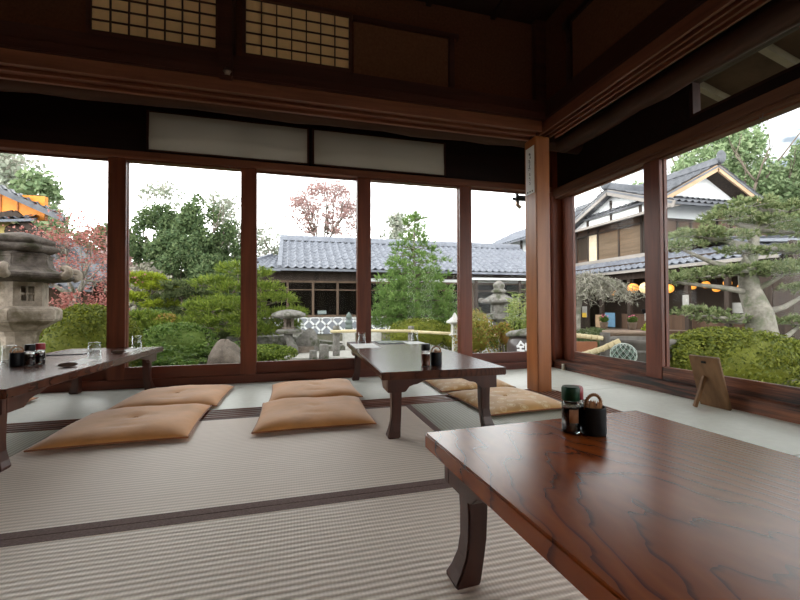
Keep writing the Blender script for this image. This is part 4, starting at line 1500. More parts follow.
# --- broadleaf trees behind
def tree(name, base, height, crown, n, leaf, matl, label, seed, grp=None, bark=None, r0=.16, depth=3, inner=.35, tilt=1.2, blobs=None, z0=None):
    """trunk with branches, leaf clusters over the crown; crown = (rx, ry, rz)"""
    zb = GZ if z0 is None else z0
    e = empty(name, (base[0], base[1], zb), 0, label, 'tree', grp)
    q = random.Random(seed)
    rg = np.random.default_rng(seed)
    cz = height - crown[2]
    paths, tips = branch_paths((0, 0, -.05), (0, 0, 1), max(.6, cz * .75), r0, depth, q, .75, 4, .22)
    lim = []
    for pts, rad in paths:
        ok = all(abs(p.x) < crown[0] * 1.05 and abs(p.y) < crown[1] * 1.05 and p.z < height for p in pts)
        if ok: lim.append((pts, rad))
    tubes_from(lim, 6).build('trunk', bark or M['bark'], e, True)
    if blobs is None:
        blobs = []
        nb = 46
        for k in range(nb):
            a, u = q.uniform(0, 6.28), q.random() ** .5
            zz = q.uniform(-1, 1)
            rad = math.sqrt(max(0, 1 - zz * zz)) * u
            s = q.uniform(.15, .30)
            blobs.append((crown[0] * .8 * rad * math.cos(a), crown[1] * .8 * rad * math.sin(a), cz + crown[2] * .8 * zz, crown[0] * s, crown[1] * s, crown[2] * s * .85))
    V = blob_leaves(blobs, n, leaf, leaf * .6, rg, tilt, inner)
    quads_mesh('foliage', V, matl, e)
    return e
tree('evergreen_tree', (-6.2, 21.2), 6.4, (1.5, 1.5, 2.9), 12350, .15, M['lf_ever'], 'dark evergreen tree just right of the first post', 81, 'evergreens beyond the garden')
tree('evergreen_tree', (-4.4, 20.6), 6.9, (1.6, 1.5, 3.0), 13300, .15, M['lf_ever'], 'tallest dark evergreen in the second window', 82, 'evergreens beyond the garden')
tree('evergreen_tree', (-2.9, 21.0), 5.4, (1.4, 1.3, 2.5), 10450, .15, M['lf_ever'], 'dark evergreen touching the second post', 83, 'evergreens beyond the garden')
tree('evergreen_tree', (-4.9, 18.8), 4.4, (1.7, 1.2, 2.2), 12350, .15, M['lf_ever'], 'broad lower evergreen in front of the tall ones', 84, 'evergreens beyond the garden')
tree('evergreen_tree', (-3.2, 18.0), 3.6, (1.4, 1.1, 1.8), 8550, .15, M['lf_ever'], 'lowest evergreen near the left end of the tiled house', 85, 'evergreens beyond the garden')
tree('pale_tree', (-3.6, 23.0), 7.4, (2.0, 1.4, 2.4), 2600, .2, M['lf_pale_haze'], 'thin pale leaved tree rising behind the evergreens', 86, r0=.12)
tree('pale_tree', (-6.9, 24.0), 8.2, (1.6, 1.2, 1.6), 900, .2, M['lf_pale_haze'], 'sparse pale tree reaching over the first post', 87, r0=.12)
tree('pale_tree', (-1.6, 25.2), 6.3, (1.5, 1.0, 1.7), 1700, .2, M['lf_pale_haze'], 'pale thin tree rising behind the left end of the tiled roof', 88, r0=.10)
tree('pale_tree', (6.0, 23.2), 6.9, (1.5, 1.0, 1.9), 2200, .2, M['lf_pale_haze'], 'grey green tree rising behind the tiled roof left of the conifer', 89, r0=.10)
tree('grey_twig_tree', (-5.0, 15.2), 2.7, (1.1, .7, 1.2), 2200, .14, M['lf_grey'], 'grey twiggy tree under the evergreens', 90, r0=.06)
tree('hill_tree', (-17.6, 29.5), 11.2, (3.6, 2.5, 4.2), 5200, .34, M['lf_pale_haze'], 'tall pale tree on the hill at the far left edge', 91, 'trees on the left hillside', r0=.22)
tree('hill_tree', (-14.8, 28.5), 9.6, (2.6, 2.2, 3.6), 4200, .32, M['lf_hill'], 'green hillside tree right of the tall pale one', 92, 'trees on the left hillside', r0=.2)
tree('hill_tree', (-19.5, 27.0), 8.0, (3.0, 2.2, 3.4), 4800, .32, M['lf_hill'], 'green hillside tree behind the hall roof at the photo edge', 93, 'trees on the left hillside', r0=.2)
tree('hill_tree', (-11.6, 27.8), 6.6, (2.4, 2.0, 2.8), 5200, .30, M['lf_ever'], 'dark rounded hillside tree above the maple', 94, 'trees on the left hillside', r0=.18)
tree('hill_tree', (-9.2, 25.5), 5.4, (2.0, 1.6, 2.2), 3200, .26, M['lf_dusty'], 'reddish hillside tree left of the first post', 95, 'trees on the left hillside', r0=.16)

# red leaved tree behind the far house: a visible branching crown
def maple(name, base, zbase, height, fork, R, n, leaf, matl, label, seed, ntips=60, rt=.17, bark=None, sag=0.0, scat=.16):
    """open crown: trunk to a fork, spreading limbs, twigs ending on a dome of leaf sprays"""
    e = empty(name, (base[0], base[1], zbase), 0, label, 'tree')
    q = random.Random(seed)
    rg = np.random.default_rng(seed)
    fk = Vector((q.uniform(-.1, .1) * R, 0, fork))
    mb = MB()
    mb.tube([(0, 0, -.05), (.04 * R, .02 * R, fork * .5), fk], [rt * 1.15, rt * .9, rt * .75], 8)
    K = 7
    groups = [[] for _ in range(K)]
    for t in range(ntips):
        a = 6.28 * (t + q.random()) / ntips
        el = q.uniform(-.05, 1) ** 1 if q.random() < .9 else q.uniform(-.3, 0)
        rad = R * math.sqrt(max(.02, 1 - max(0, el) ** 2)) * q.uniform(.55, 1.0)
        p = Vector((rad * math.cos(a), rad * math.sin(a), fork + (height - fork) * (.30 + .70 * el) - sag * rad / R))
        groups[int(a / 6.2832 * K) % K].append(p)
    tips = []
    for gq in groups:
        if not gq: continue
        mean = sum(gq, Vector()) / len(gq)
        n1 = fk.lerp(mean, .38) + Vector((0, 0, -.04 * R))
        mb.tube([fk, fk.lerp(n1, .5) + Vector((q.uniform(-.04, .04) * R, q.uniform(-.04, .04) * R, -.03 * R)), n1], [rt * .55, rt * .45, rt * .36], 6)
        gq.sort(key=lambda p: p.z)
        for k in range(0, len(gq), 3):
            sub = gq[k:k + 3]
            m2 = sum(sub, Vector()) / len(sub)
            n2 = n1.lerp(m2, .55) + Vector((q.uniform(-.05, .05), q.uniform(-.05, .05), q.uniform(-.03, .03))) * R
            mb.tube([n1, n2], [rt * .30, rt * .19], 5)
            for p in sub:
                md = n2.lerp(p, .5) + Vector((q.uniform(-.05, .05), q.uniform(-.05, .05), q.uniform(-.02, .05))) * R
                mb.tube([n2, md, p], [rt * .16, rt * .10, rt * .04], 5)
                tips += [p, md.lerp(p, .5)]
    mb.build('trunk', bark or M['bark_pale'], e, True)
    T = np.array([tuple(t) for t in tips])
    idx = rg.integers(0, len(T), n)
    P = T[idx] + rg.normal(size=(n, 3)) * np.array([1, 1, .45]) * R * scat
    Nn = unit(np.array([0, 0, 1.0]) + rg.normal(size=(n, 3)) * .7)
    quads_mesh('foliage', leaf_quads(P, Nn, leaf, leaf * .7, rg), matl, e)
    return e
maple('red_tree', (2.0, 26.3), GZ, 9.2, 5.0, 3.1, 8200, .14, M['lf_dusty'], 'dusty red tree with bare forked limbs rising behind the tiled roof', 102, 110, .15, M['bark'], scat=.09)
maple('japanese_maple', (-4.55, 9.75), GZ, 3.15, 1.35, 1.25, 4200, .055, M['lf_red'], 'red leaved maple with thin grey limbs behind the large stone lantern', 103, 60, .06, sag=.5, scat=.14)
maple('japanese_maple', (-4.0, 9.2), GZ, 1.45, .6, .75, 2600, .055, M['lf_red'], 'low red maple spray above the round clipped bush', 104, 36, .04, sag=.2, scat=.14)

# right side trees beyond the houses
tree('forest_tree', (26.5, 18.5), 13.5, (4.2, 3.2, 6.0), 18400, .24, M['lf_hill'], 'tall green tree behind the gabled house', 111, 'trees beyond the gabled house', r0=.3)
tree('forest_tree', (31.0, 17.5), 12.2, (4.0, 3.2, 6.2), 18400, .24, M['lf_hill'], 'tall green tree at the right edge beyond the gabled house', 112, 'trees beyond the gabled house', r0=.3)
tree('forest_tree', (23.8, 23.0), 10.4, (3.4, 2.4, 3.6), 8280, .24, M['lf_hill'], 'green tree rising left of the gable peak', 113, 'trees beyond the gabled house', r0=.24)
tree('forest_tree', (30.5, 22.5), 15.5, (4.2, 3.2, 4.0), 5979, .24, M['lf_pale_haze'], 'highest thin tree over the gabled house', 114, 'trees beyond the gabled house', r0=.26)
tree('forest_tree', (27.0, 12.5), 10.5, (3.6, 3.0, 5.4), 17250, .24, M['lf_hill'], 'green tree right of the gable, behind the cloud pruned pine', 115, 'trees beyond the gabled house', r0=.28)
tree('forest_tree', (11.2, 28.5), 6.2, (1.2, 1.2, 1.6), 700, .22, M['lf_pale_haze'], 'small treetop above the far end of the tiled roof', 116, r0=.1)

# cloud pruned pine outside the right window
pine('cloud_pine', (7.43, 4.71), [(7.43, 4.71, GZ), (7.43, 4.71, .0), (7.38, 4.73, .5), (7.26, 4.77, .85), (7.2, 4.78, 1.2), (7.30, 4.75, 1.6), (7.34, 4.74, 1.9), (7.38, 4.72, 2.2)],
     [(7.25, 4.75, 2.28, .42, .36, .09), (7.85, 4.58, 2.20, .50, .4, .09), (6.95, 4.85, 2.08, .50, .4, .10), (7.55, 4.68, 2.0, .5, .4, .08), (6.45, 4.98, 1.80, .45, .4, .09), (6.85, 4.88, 1.74, .50, .4, .09), (7.95, 4.55, 1.86, .5, .4, .09), (6.15, 5.05, 1.60, .34, .3, .08), (7.0, 4.7, 1.50, .34, .3, .07), (7.9, 4.55, 1.52, .5, .4, .09),
      (6.05, 5.08, 1.06, .36, .32, .10), (6.5, 4.98, 1.14, .46, .4, .10), (7.0, 4.6, 1.20, .42, .36, .09), (7.8, 4.6, 1.26, .55, .4, .09), (7.4, 4.4, 1.14, .36, .3, .08), (6.45, 5.02, .50, .40, .32, .10), (6.9, 5.0, .40, .42, .35, .09), (8.1, 4.6, .34, .42, .36, .10), (8.2, 4.5, .90, .42, .36, .09)],
     19000, .070, .020, M['lf_niwaki'], M['bark_pale'], 'cloud pruned pine with a thick pale trunk outside the right window', 121, r0=.26, up=.6)

# weeping tree: a low umbrella of bare grey drooping twigs on a thin trunk
e = empty('weeping_tree', (5.60, 6.75, GZ), 0, 'weeping tree of grey drooping twigs outside the shop', 'tree')
q = random.Random(31)
tk = [(-.05, 0, 0), (-.10, 0, .45), (-.04, .02, 1.0), (.06, 0, 1.50)]
MB().tube(tk, [.07, .06, .05, .03], 8).build('trunk', M['bark_pale'], e, True)
tw = MB()
out = []
rg = np.random.default_rng(31)
for k in range(160):
    a = q.uniform(0, 6.28)
    R = q.uniform(.30, 1.10)
    hz = q.uniform(1.42, 1.64)
    drop = q.uniform(.10, .42) * (.35 + R * .75)
    pts = []
    for i in range(8):
        t = i / 7
        pts.append((.05 + math.cos(a) * R * t + q.uniform(-.03, .03), math.sin(a) * R * t + q.uniform(-.03, .03), hz + .07 * math.sin(PI * min(1, t * 1.2)) - drop * t ** 2.2 + q.uniform(-.015, .015)))
    tw.tube(pts, [.011 * (1 - .8 * i / 7) for i in range(8)], 4)
    P = np.array(pts[2:])
    P = np.repeat(P, 5, 0) + rg.normal(size=(30, 3)) * .03
    out.append(needle_quads(P, rg.normal(size=(30, 3)) + np.array([math.cos(a) * .5, math.sin(a) * .5, -.7]), .10, .014, rg))
tw.build('twigs', M['bark_pale'], e)
quads_mesh('foliage', np.vstack(out), M['lf_grey'], e)

# bamboo clump behind the jar
e = empty('bamboo_clump', (4.95, 7.95, GZ), 0, 'yellow green bamboo clump right of the small stone lantern', 'plant')
st, out = MB(), []
q = random.Random(9)
rg = np.random.default_rng(9)
for k in range(16):
    x, y = q.uniform(-.22, .28), q.uniform(-.2, .2)
    h = q.uniform(1.0, 1.55)
    lx, ly = q.uniform(-.25, .25), q.uniform(-.2, .2)
    pts = [(x + lx * t * t, y + ly * t * t, h * t) for t in (0, .25, .5, .75, 1)]
    st.tube(pts, [.011, .010, .009, .007, .003], 6)
    for i in range(60):
        t = q.uniform(.2, 1.0)
        p = np.array([[x + lx * t * t, y + ly * t * t, h * t]])
        out.append(needle_quads(p, np.array([[q.uniform(-1, 1), q.uniform(-1, 1), q.uniform(-.9, .4)]]), .15, .024, rg))
st.build('stalks', M['lf_bamboo'], e, True)
quads_mesh('foliage', np.vstack(out), M['lf_bamboo'], e)

# --- stone lanterns
def hexr(prof, n=6, ph=PI / 6, lobes=0.0):
    return prof
def stone_lantern(loc, S, label, matl, big=False, rz=0.0):
    e = empty('stone_lantern', loc, rz, label, 'stone lantern', 'stone lanterns in the garden')
    def L(name, prof, n=6, ph=PI / 6, bevel=.012, warp=None, m=None):
        return MB().lathe([(r * S, z * S) for r, z in prof], (0, 0, 0), n, ph, warp=warp).build(name, m or matl, e, bevel=bevel * S, smooth=False)
    L('base', [(.42, 0), (.44, .02), (.44, .12), (.34, .18), (.30, .22)])
    L('post', [(.20, .22), (.18, .30), (.165, .52), (.18, .74), (.21, .80)], 12, 0, .006)
    L('platform', [(.22, .80), (.34, .88), (.42, .93), (.42, 1.06), (.36, 1.09), (.30, 1.10)])
    # fire box: six corner posts' body with square openings shown as deep recesses
    fb = MB()
    ri, z0, z1 = .27 * S, 1.10 * S, 1.40 * S
    for k in range(6):
        a0 = PI / 6 + k * PI / 3
        p0 = Vector((ri * math.cos(a0), ri * math.sin(a0), 0))
        p1 = Vector((ri * math.cos(a0 + PI / 3), ri * math.sin(a0 + PI / 3), 0))
        nrm = (p0 + p1).normalized()
        th = .06 * S
        for f0, f1, h0, h1 in ((0, .27, 0, 1), (.73, 1, 0, 1), (.27, .73, 0, .22), (.27, .73, .80, 1), (.47, .53, .22, .80), (.27, .73, .48, .54)) if k % 2 == 0 else ((0, 1, 0, 1),):
            a, b_ = p0.lerp(p1, f0), p0.lerp(p1, f1)
            za, zb = z0 + (z1 - z0) * h0, z0 + (z1 - z0) * h1
            ins = nrm * th * (1.0 if not (f0 > .4 and f1 < .6 or h0 == .48) else .6)
            off = Vector((0, 0, 0)) if not (f0 > .4 and f1 < .6 or h0 == .48) else -nrm * th * .3
            q8 = [a + off + Vector((0, 0, za)), b_ + off + Vector((0, 0, za)), b_ + off - ins + Vector((0, 0, za)), a + off - ins + Vector((0, 0, za))]
            q8 += [v + Vector((0, 0, zb - za)) for v in q8]
            fb.add(q8, [(0, 3, 2, 1), (4, 5, 6, 7), (0, 1, 5, 4), (1, 2, 6, 5), (2, 3, 7, 6), (3, 0, 4, 7)])
    fb.build('fire_box', matl, e)
    if big:
        L('cap', [(.24, 1.39), (.48, 1.42), (.56, 1.45), (.56, 1.49), (.42, 1.53), (.335, 1.58), (.31, 1.70), (.33, 1.735), (.27, 1.76)], m=M['stone_moss'])
    else:
        L('cap', [(.24, 1.39), (.46, 1.42), (.56, 1.45), (.57, 1.50), (.46, 1.56), (.30, 1.65), (.18, 1.73), (.15, 1.75)])
    for k in range(6):
        a = PI / 6 + k * PI / 3
        r0 = .55 * S
        pts, rad = [], []
        for i in range(9):
            t = i / 8
            b_ = t * 3.6
            pts.append(((r0 - .02 * S + .075 * S * math.sin(b_) * (1 - .3 * t)) * math.cos(a), (r0 - .02 * S + .075 * S * math.sin(b_) * (1 - .3 * t)) * math.sin(a), (1.47 + .062 * (1 - math.cos(b_)) * (1 - .25 * t)) * S))
            rad.append((.055 - .02 * t) * S)
        MB().tube(pts, rad, 8).build('curl', matl, e, True)
    if big:
        lob = lambda r, z, a, i: (r * (1 + (.10 * math.cos(6 * a) if 2 <= i <= 6 else 0)), z)
        MB().lathe([(r * S, z * S) for r, z in [(.20, 1.75), (.30, 1.765), (.345, 1.80), (.33, 1.845), (.27, 1.86), (.30, 1.875), (.30, 1.92), (.22, 1.965), (.10, 2.0), (.01, 2.02)]], (0, 0, 0), 36, 0, warp=lob).build('finial', M['stone_moss'], e, True)
    else:
        MB().lathe([(r * S, z * S) for r, z in [(.15, 1.74), (.24, 1.76), (.25, 1.82), (.17, 1.87), (.15, 1.90), (.18, 1.94), (.19, 2.0), (.15, 2.07), (.06, 2.13), (.01, 2.16)]], (0, 0, 0), 20).build('finial', matl, e, True)
    return e
stone_lantern((-3.2, 5.83, GZ), .985, 'large weathered stone lantern close outside the leftmost window', M['stone_warm'], True, .25)
stone_lantern((5.05, 9.05, GZ), .80, 'grey stone lantern in the window left of the pillar', M['stone'], False, .1)
# small snow-viewing lantern on a bent leg
e = empty('stone_lantern', (-.1, 9.0, GZ), 0, 'small mushroom capped stone lantern beside the spreading pine', 'stone lantern', 'stone lanterns in the garden')
MB().lathe([(.05, .80), (.30, .83), (.37, .87), (.36, .92), (.22, .98), (.06, 1.01), (.01, 1.01)], n=18).build('cap', M['stone'], e, True)
fb = MB()
for a in range(4):
    t = PI / 4 + a * PI / 2
    fb.box((.11 * math.cos(t) - .03, .11 * math.sin(t) - .03, .60), (.11 * math.cos(t) + .03, .11 * math.sin(t) + .03, .82))
fb.lathe([(.14, .58), (.15, .60), (.15, .63), (.05, .63)], n=14).lathe([(.06, .63), (.07, .72), (.05, .80)], n=10)
fb.build('fire_box', M['rock'], e)
MB().lathe([(.10, .48), (.26, .50), (.28, .54), (.24, .58), (.10, .59)], n=16).build('platform', M['stone'], e, True)
MB().tube([(.12, 0, -.02), (.10, 0, .15), (.02, 0, .33), (-.02, 0, .50)], [.11, .10, .085, .09], 8).build('post', M['stone'], e, True)
# tiny pale lantern
e = empty('stone_lantern', (3.22, 7.6, GZ), 0, 'small pale stone lantern by the fifth post, left of the yellow shrub', 'stone lantern', 'stone lanterns in the garden')
MB().lathe([(.14, 0), (.14, .06), (.07, .10), (.06, .42), (.09, .45)], n=8).build('post', M['stone_pale'], e)
MB().lathe([(.12, .45), (.13, .48), (.09, .50), (.085, .68), (.10, .70)], n=4, phase=PI / 4).build('fire_box', M['stone_pale'], e)
MB().lathe([(.08, .70), (.19, .72), (.19, .75), (.06, .84), (.03, .90), (.01, .93)], n=4, phase=PI / 4).build('cap', M['stone_pale'], e)

# --- stones, slabs, stumps and bamboo rail in front of the far house
def slab(loc, rz, sx, sy, sz, label, seed, matl=None, ry=0):
    q = random.Random(seed)
    poly = []
    for k in range(11):
        a = 6.28 * k / 11
        poly.append((sx / 2 * math.cos(a) * q.uniform(.85, 1.1), sy / 2 * math.sin(a) * q.uniform(.85, 1.1)))
    o = MB().prism(poly, 0, sz, 2).build('stone_slab', matl or M['stone'], None, bevel=.02, loc=loc, rot=(0, ry, rz))
    return tag(o, label, 'stone slab', 'flat stones by the path')
slab((-.75, 10.6, GZ), .1, 1.7, .8, .34, 'long flat grey slab left of the small mushroom lantern', 1)
slab((.55, 10.2, GZ + .12), -.1, 1.5, .6, .12, 'tilted flat slab right of the small mushroom lantern', 2, ry=.16)
slab((.15, 9.4, GZ), .2, .7, .5, .16, 'flat slab lying between the mushroom lantern and the stumps', 3, M['rock'])
slab((.95, 9.6, GZ), .2, .8, .5, .14, 'flat slab behind the tall grey post', 4)
def stump(x, y, r, h, label, nm='stone_post', m=None, cat='post'):
    o = MB().lathe([(r * 1.05, -.03), (r, .05), (r * .96, h * .9), (r * .9, h), (.01, h * 1.01)], n=12).build(nm, m or M['stone'], None, True, loc=(x, y, GZ))
    return tag(o, label, cat)
stump(.38, 8.15, .075, .19, 'short grey stump left of the tall grey post')
stump(.60, 8.2, .10, .30, 'broad stump between the short one and the tall grey post')
stump(.875, 8.45, .075, .66, 'tall grey post left of the centre table')
stump(2.44, 8.15, .07, .64, 'grey post of the bamboo rail behind the centre table')
stump(4.3, 7.62, .07, .56, 'grey post at the right end of the bamboo rail')
def rail(pts, r, label):
    n = len(pts)
    mb = MB()
    P = [Vector(p) for p in pts]
    mb.tube(P, r, 10)
    for k in range(1, 9):
        t = k / 9 * (n - 1)
        i = min(n - 2, int(t))
        c = P[i].lerp(P[i + 1], t - i)
        d = (P[i + 1] - P[i]).normalized() * .008
        mb.tube([c - d, c + d], r * 1.12, 10)
    return tag(mb.build('bamboo_rail', M['bamboo'], None, True), label, 'bamboo rail', 'bamboo rails in the garden')
rail([(.74, 8.32, .13), (1.6, 8.22, .135), (2.48, 8.05, .12)], .032, 'pale bamboo rail from the tall grey post to the middle post')
rail([(2.4, 8.04, .115), (3.3, 7.82, .06), (4.4, 7.48, .0)], .032, 'pale bamboo rail running on behind the yellow shrub')
# bridge pillar with bronze onion finial
e = empty('bridge_pillar', (1.30, 9.6, GZ), 0, 'white stone bridge pillar with a green bronze onion finial', 'pillar')
MB().box((-.14, -.14, -.03), (.14, .14, .52)).build('shaft', M['stone_pale'], e, bevel=.015)
MB().lathe([(.095, .52), (.095, .59), (.078, .60), (.078, .65), (.09, .67), (.09, .71), (.045, .73), (.04, .755), (.07, .80), (.073, .835), (.05, .885), (.018, .925), (.005, .94)], n=18).build('finial', M['bronze'], e, True)
o = MB().box((-.28, -.08, -.03), (.28, .08, .50)).build('stone_block', M['stone_pale'], None, bevel=.01, loc=(1.78, 9.45, GZ), rot=(0, 0, -.1))
tag(o, 'pale stone parapet block right of the bridge pillar', 'stone block')

# --- lidded brown jar with a painted character
e = empty('lidded_jar', (3.83, 5.75, GZ), 0, 'large brown glazed jar with stone lid and white character, left of the pillar', 'jar')
jr = .42
MB().lathe([(.26, -.02), (.30, .02), (.38, .14), (jr, .28), (jr, .42), (.40, .50), (.36, .53), (.36, .56), (.32, .56)], n=40).build('body', M['jar'], e, True)
MB().lathe([(.36, .56), (.42, .57), (.43, .61), (.36, .66), (.18, .69), (.01, .70)], n=26, warp=lambda r, z, a, i: (r * (1 + .05 * math.sin(3 * a + 1)), z + .02 * math.sin(2 * a))).build('lid', M['stone'], e, True)
try:
    cu = bpy.data.curves.new('character', 'FONT')
    cu.body = '\u9326'
    cu.size = .33
    cu.align_x = 'CENTER'
    cu.extrude = .003
    cu.offset = .004
    to = bpy.data.objects.new('character', cu)
    COL.objects.link(to)
    bpy.context.view_layer.update()
    me = bpy.data.meshes.new_from_object(to.evaluated_get(bpy.context.evaluated_depsgraph_get()))
    bpy.data.objects.remove(to)
    ang0 = math.atan2(-5.75, -3.83) - .26       # faces the room, a little left of the jar's centre
    bm = bmesh.new()
    bm.from_mesh(me)
    bmesh.ops.triangulate(bm, faces=bm.faces)
    bmesh.ops.subdivide_edges(bm, edges=[ed for ed in bm.edges if ed.calc_length() > .03], cuts=1)
    for v in bm.verts:
        a = ang0 + v.co.x / jr
        rr_ = jr + .004 + v.co.z
        v.co = Vector((rr_ * math.cos(a), rr_ * math.sin(a), .235 + v.co.y))
    bm.to_mesh(me)
    bm.free()
    to = bpy.data.objects.new('painted_character', me)
    me.materials.append(M['white_paint'])
    COL.objects.link(to)
    to.parent = e
except Exception as ex:
    print('character skipped', ex)

# --- outside the right window: rails, post, glass float, barrel, pots
rail([(3.15, 4.32, .30), (3.74, 4.13, .235)], .030, 'short straight bamboo rail outside the shop window')
rail([(3.05, 4.05, .02), (3.33, 3.98, .06), (3.55, 3.92, .13), (3.72, 3.84, .225)], .032, 'curved bamboo pole bending up in front of the short rail')
o = MB().box((-.28, -.012, 0), (.28, .012, .14)).box((-.2, -.010, -.48), (-.15, .010, .02)).box((.15, -.010, -.48), (.2, .010, .02)).build('fence_board', plain('reddish board', (.34, .12, .05), .6), None, loc=(3.43, 4.26, .05), rot=(0, 0, -.31))
tag(o, 'reddish board under the short straight bamboo rail', 'board')
stump(3.80, 4.15, .065, .72, 'weathered post where the two short bamboo rails meet', 'wooden_post', M['barrel'])
# float in a net, on a stone foot
e = empty('glass_float', (3.40, 3.46, .02), 0, 'pale glass float in a cord net outside the shop window', 'glass float')
MB().ellipsoid((0, 0, .10), (.125, .125, .118), 32, 18).build('glass_ball', M['float_glass'], e, True)
nm = MB()
for k in range(12):
    for s in (-1, 1):
        pts = []
        for i in range(25):
            t = i / 24
            th = PI * (.03 + .94 * t)
            a = 6.28 * k / 12 + s * t * 2.2
            pts.append((.128 * math.sin(th) * math.cos(a), .128 * math.sin(th) * math.sin(a), .10 + .121 * math.cos(th)))
        nm.tube(pts, .0022, 4)
nm.build('net', M['net'], e)
o = MB().lathe([(.14, -.02), (.15, .03), (.13, .36), (.10, .425), (.06, .43)], n=14).build('stone_stand', M['stone'], None, True, loc=(3.40, 3.46, GZ))
tag(o, 'low round stone under the glass float', 'stone')
e = empty('wooden_tub', (4.32, 4.12, GZ), 0, 'large grey stone like tub half hidden by the right window post', 'tub')
MB().lathe([(.30, -.02), (.32, .02), (.36, .56), (.39, .60), (.39, .64), (.33, .64), (.31, .50), (.01, .48)], n=30).build('tub_body', M['barrel'], e, True)
hp = MB()
for z, r in ((.18, .335), (.48, .357)):
    hp.lathe([(r, z), (r + .008, z + .005), (r + .009, z + .03), (r, z + .035)], n=30)
hp.build('hoop', M['stone'], e, True)
MB().lathe([(.30, .56), (.29, .57), (.01, .575)], n=24).build('water', M['folder'], e, True)
e = empty('clay_bowl', (4.95, 5.0, GZ), 0, 'shallow brown clay bowl on a stand behind the grey tub', 'bowl')
MB().lathe([(.16, -.02), (.15, .10), (.10, .40), (.12, .50)], n=14).build('stand', M['stone'], e, True)
MB().lathe([(.12, .50), (.22, .54), (.31, .64), (.32, .67), (.29, .67), (.20, .58), (.01, .56)], n=26).build('bowl', M['bowl'], e, True)
def potted(loc, label, leaf, pink, seed, h=.3):
    e = empty('potted_plant', loc, 0, label, 'potted plant', 'potted plants in front of the shop')
    e.scale = (.68, .68, .68)
    MB().lathe([(.08, 0), (.10, .02), (.13, .20), (.14, .22), (.11, .22), (.10, .18), (.01, .18)], n=18).build('pot', M['bowl'], e, True)
    rg = np.random.default_rng(seed)
    q = random.Random(seed)
    st = MB()
    for k in range(7):
        a = k * .9
        st.tube([(0, 0, .17), (.04 * math.cos(a), .04 * math.sin(a), .17 + h * .5), (.1 * math.cos(a), .1 * math.sin(a), .17 + h)], [.006, .005, .003], 5)
    st.build('stems', M['lf_fern'], e)
    V = blob_leaves([(0, 0, .2 + h * .6, .15, .15, h * .5)], 420, .06, .03, rg, 1.2, .3)
    quads_mesh('foliage', V, leaf, e)
    if pink:
        P = blob_leaves([(0, 0, .25 + h * .75, .13, .13, h * .35)], 22, .05, .04, rg, 1.0, .6)
        quads_mesh('blossoms', P, M['pot_pink'], e)
stand = MB().box((-1.0, -.25, 0), (1.0, .25, .06))
for sx in (-.9, .9):
    stand.box((sx - .04, -.2, -.48), (sx + .04, .2, 0))
o = stand.build('plant_bench', M['house_brown'], None, loc=(7.3, 6.9, GZ + .48), rot=(0, 0, -.75))
tag(o, 'wooden plant bench in front of the shop', 'bench')
potted((6.75, 7.4, GZ + .545), 'pot of pink flowers at the left end of the plant bench', M['lf_fern'], True, 1, .22)
potted((7.15, 7.02, GZ + .545), 'pot of pink flowers in the middle of the plant bench', M['lf_fern'], True, 2, .2)
potted((5.42, 5.0, GZ + .42), 'bright green potted plant just left of the right window post', M['lf_lime'], False, 3, .32)
o = MB().lathe([(.16, -.02), (.15, .38), (.17, .42), (.01, .42)], n=12).build('stone_stand', M['stone'], None, True, loc=(5.42, 5.0, GZ))
tag(o, 'stone stand under the bright green potted plant', 'stone')

# =================================================================== THE HOUSES
# far tiled house opposite the back windows
e = empty('tiled_house', (4.5, 16.0, GZ), 0, 'low grey tiled house with dark windows and crossed lattice wall across the garden', 'house')
E0 = Vector((4.5, 16.0, GZ))
def W2L(p, E): return tuple(Vector(p) - E)
y_e, y_w, y_r, z_e, z_r = 15.1, 15.9, 18.3, 2.06, 3.60
x0, x1 = -.50, 11.4
roof = MB()
tile_roof(roof, W2L((x0, y_e, z_e), E0), W2L((x1, y_e, z_e), E0), W2L((x0, y_r, z_r), E0), W2L((x1, y_r, z_r), E0), 40, 9)
tile_roof(roof, W2L((x0, 21.5, z_e), E0), W2L((x1, 21.5, z_e), E0), W2L((x0, y_r, z_r), E0), W2L((x1, y_r, z_r), E0), 40, 6)
roof.build('roof', M['tile'], e)
low = MB()
tile_roof(low, W2L((-2.0, y_e, z_e - .02), E0), W2L((x0 + .05, y_e, z_e - .02), E0), W2L((-1.1, 17.6, 2.70), E0), W2L((x0 + .05, 17.6, 2.92), E0), 5, 6)
low.build('side_roof', M['tile'], e)
rc = MB()
ridge_line(rc, W2L((x0 - .08, y_r, z_r + .10), E0), W2L((x1, y_r, z_r + .10), E0), .12, .16)
rc.bar(W2L((x0, y_e, z_e + .06), E0), W2L((x0, y_r, z_r + .05), E0), .16, .14)
rc.bar(W2L((-2.0, y_e + .05, z_e + .06), E0), W2L((-.9, 17.6, 2.86), E0), .16, .12)
rc.build('ridge', M['tile'], e)
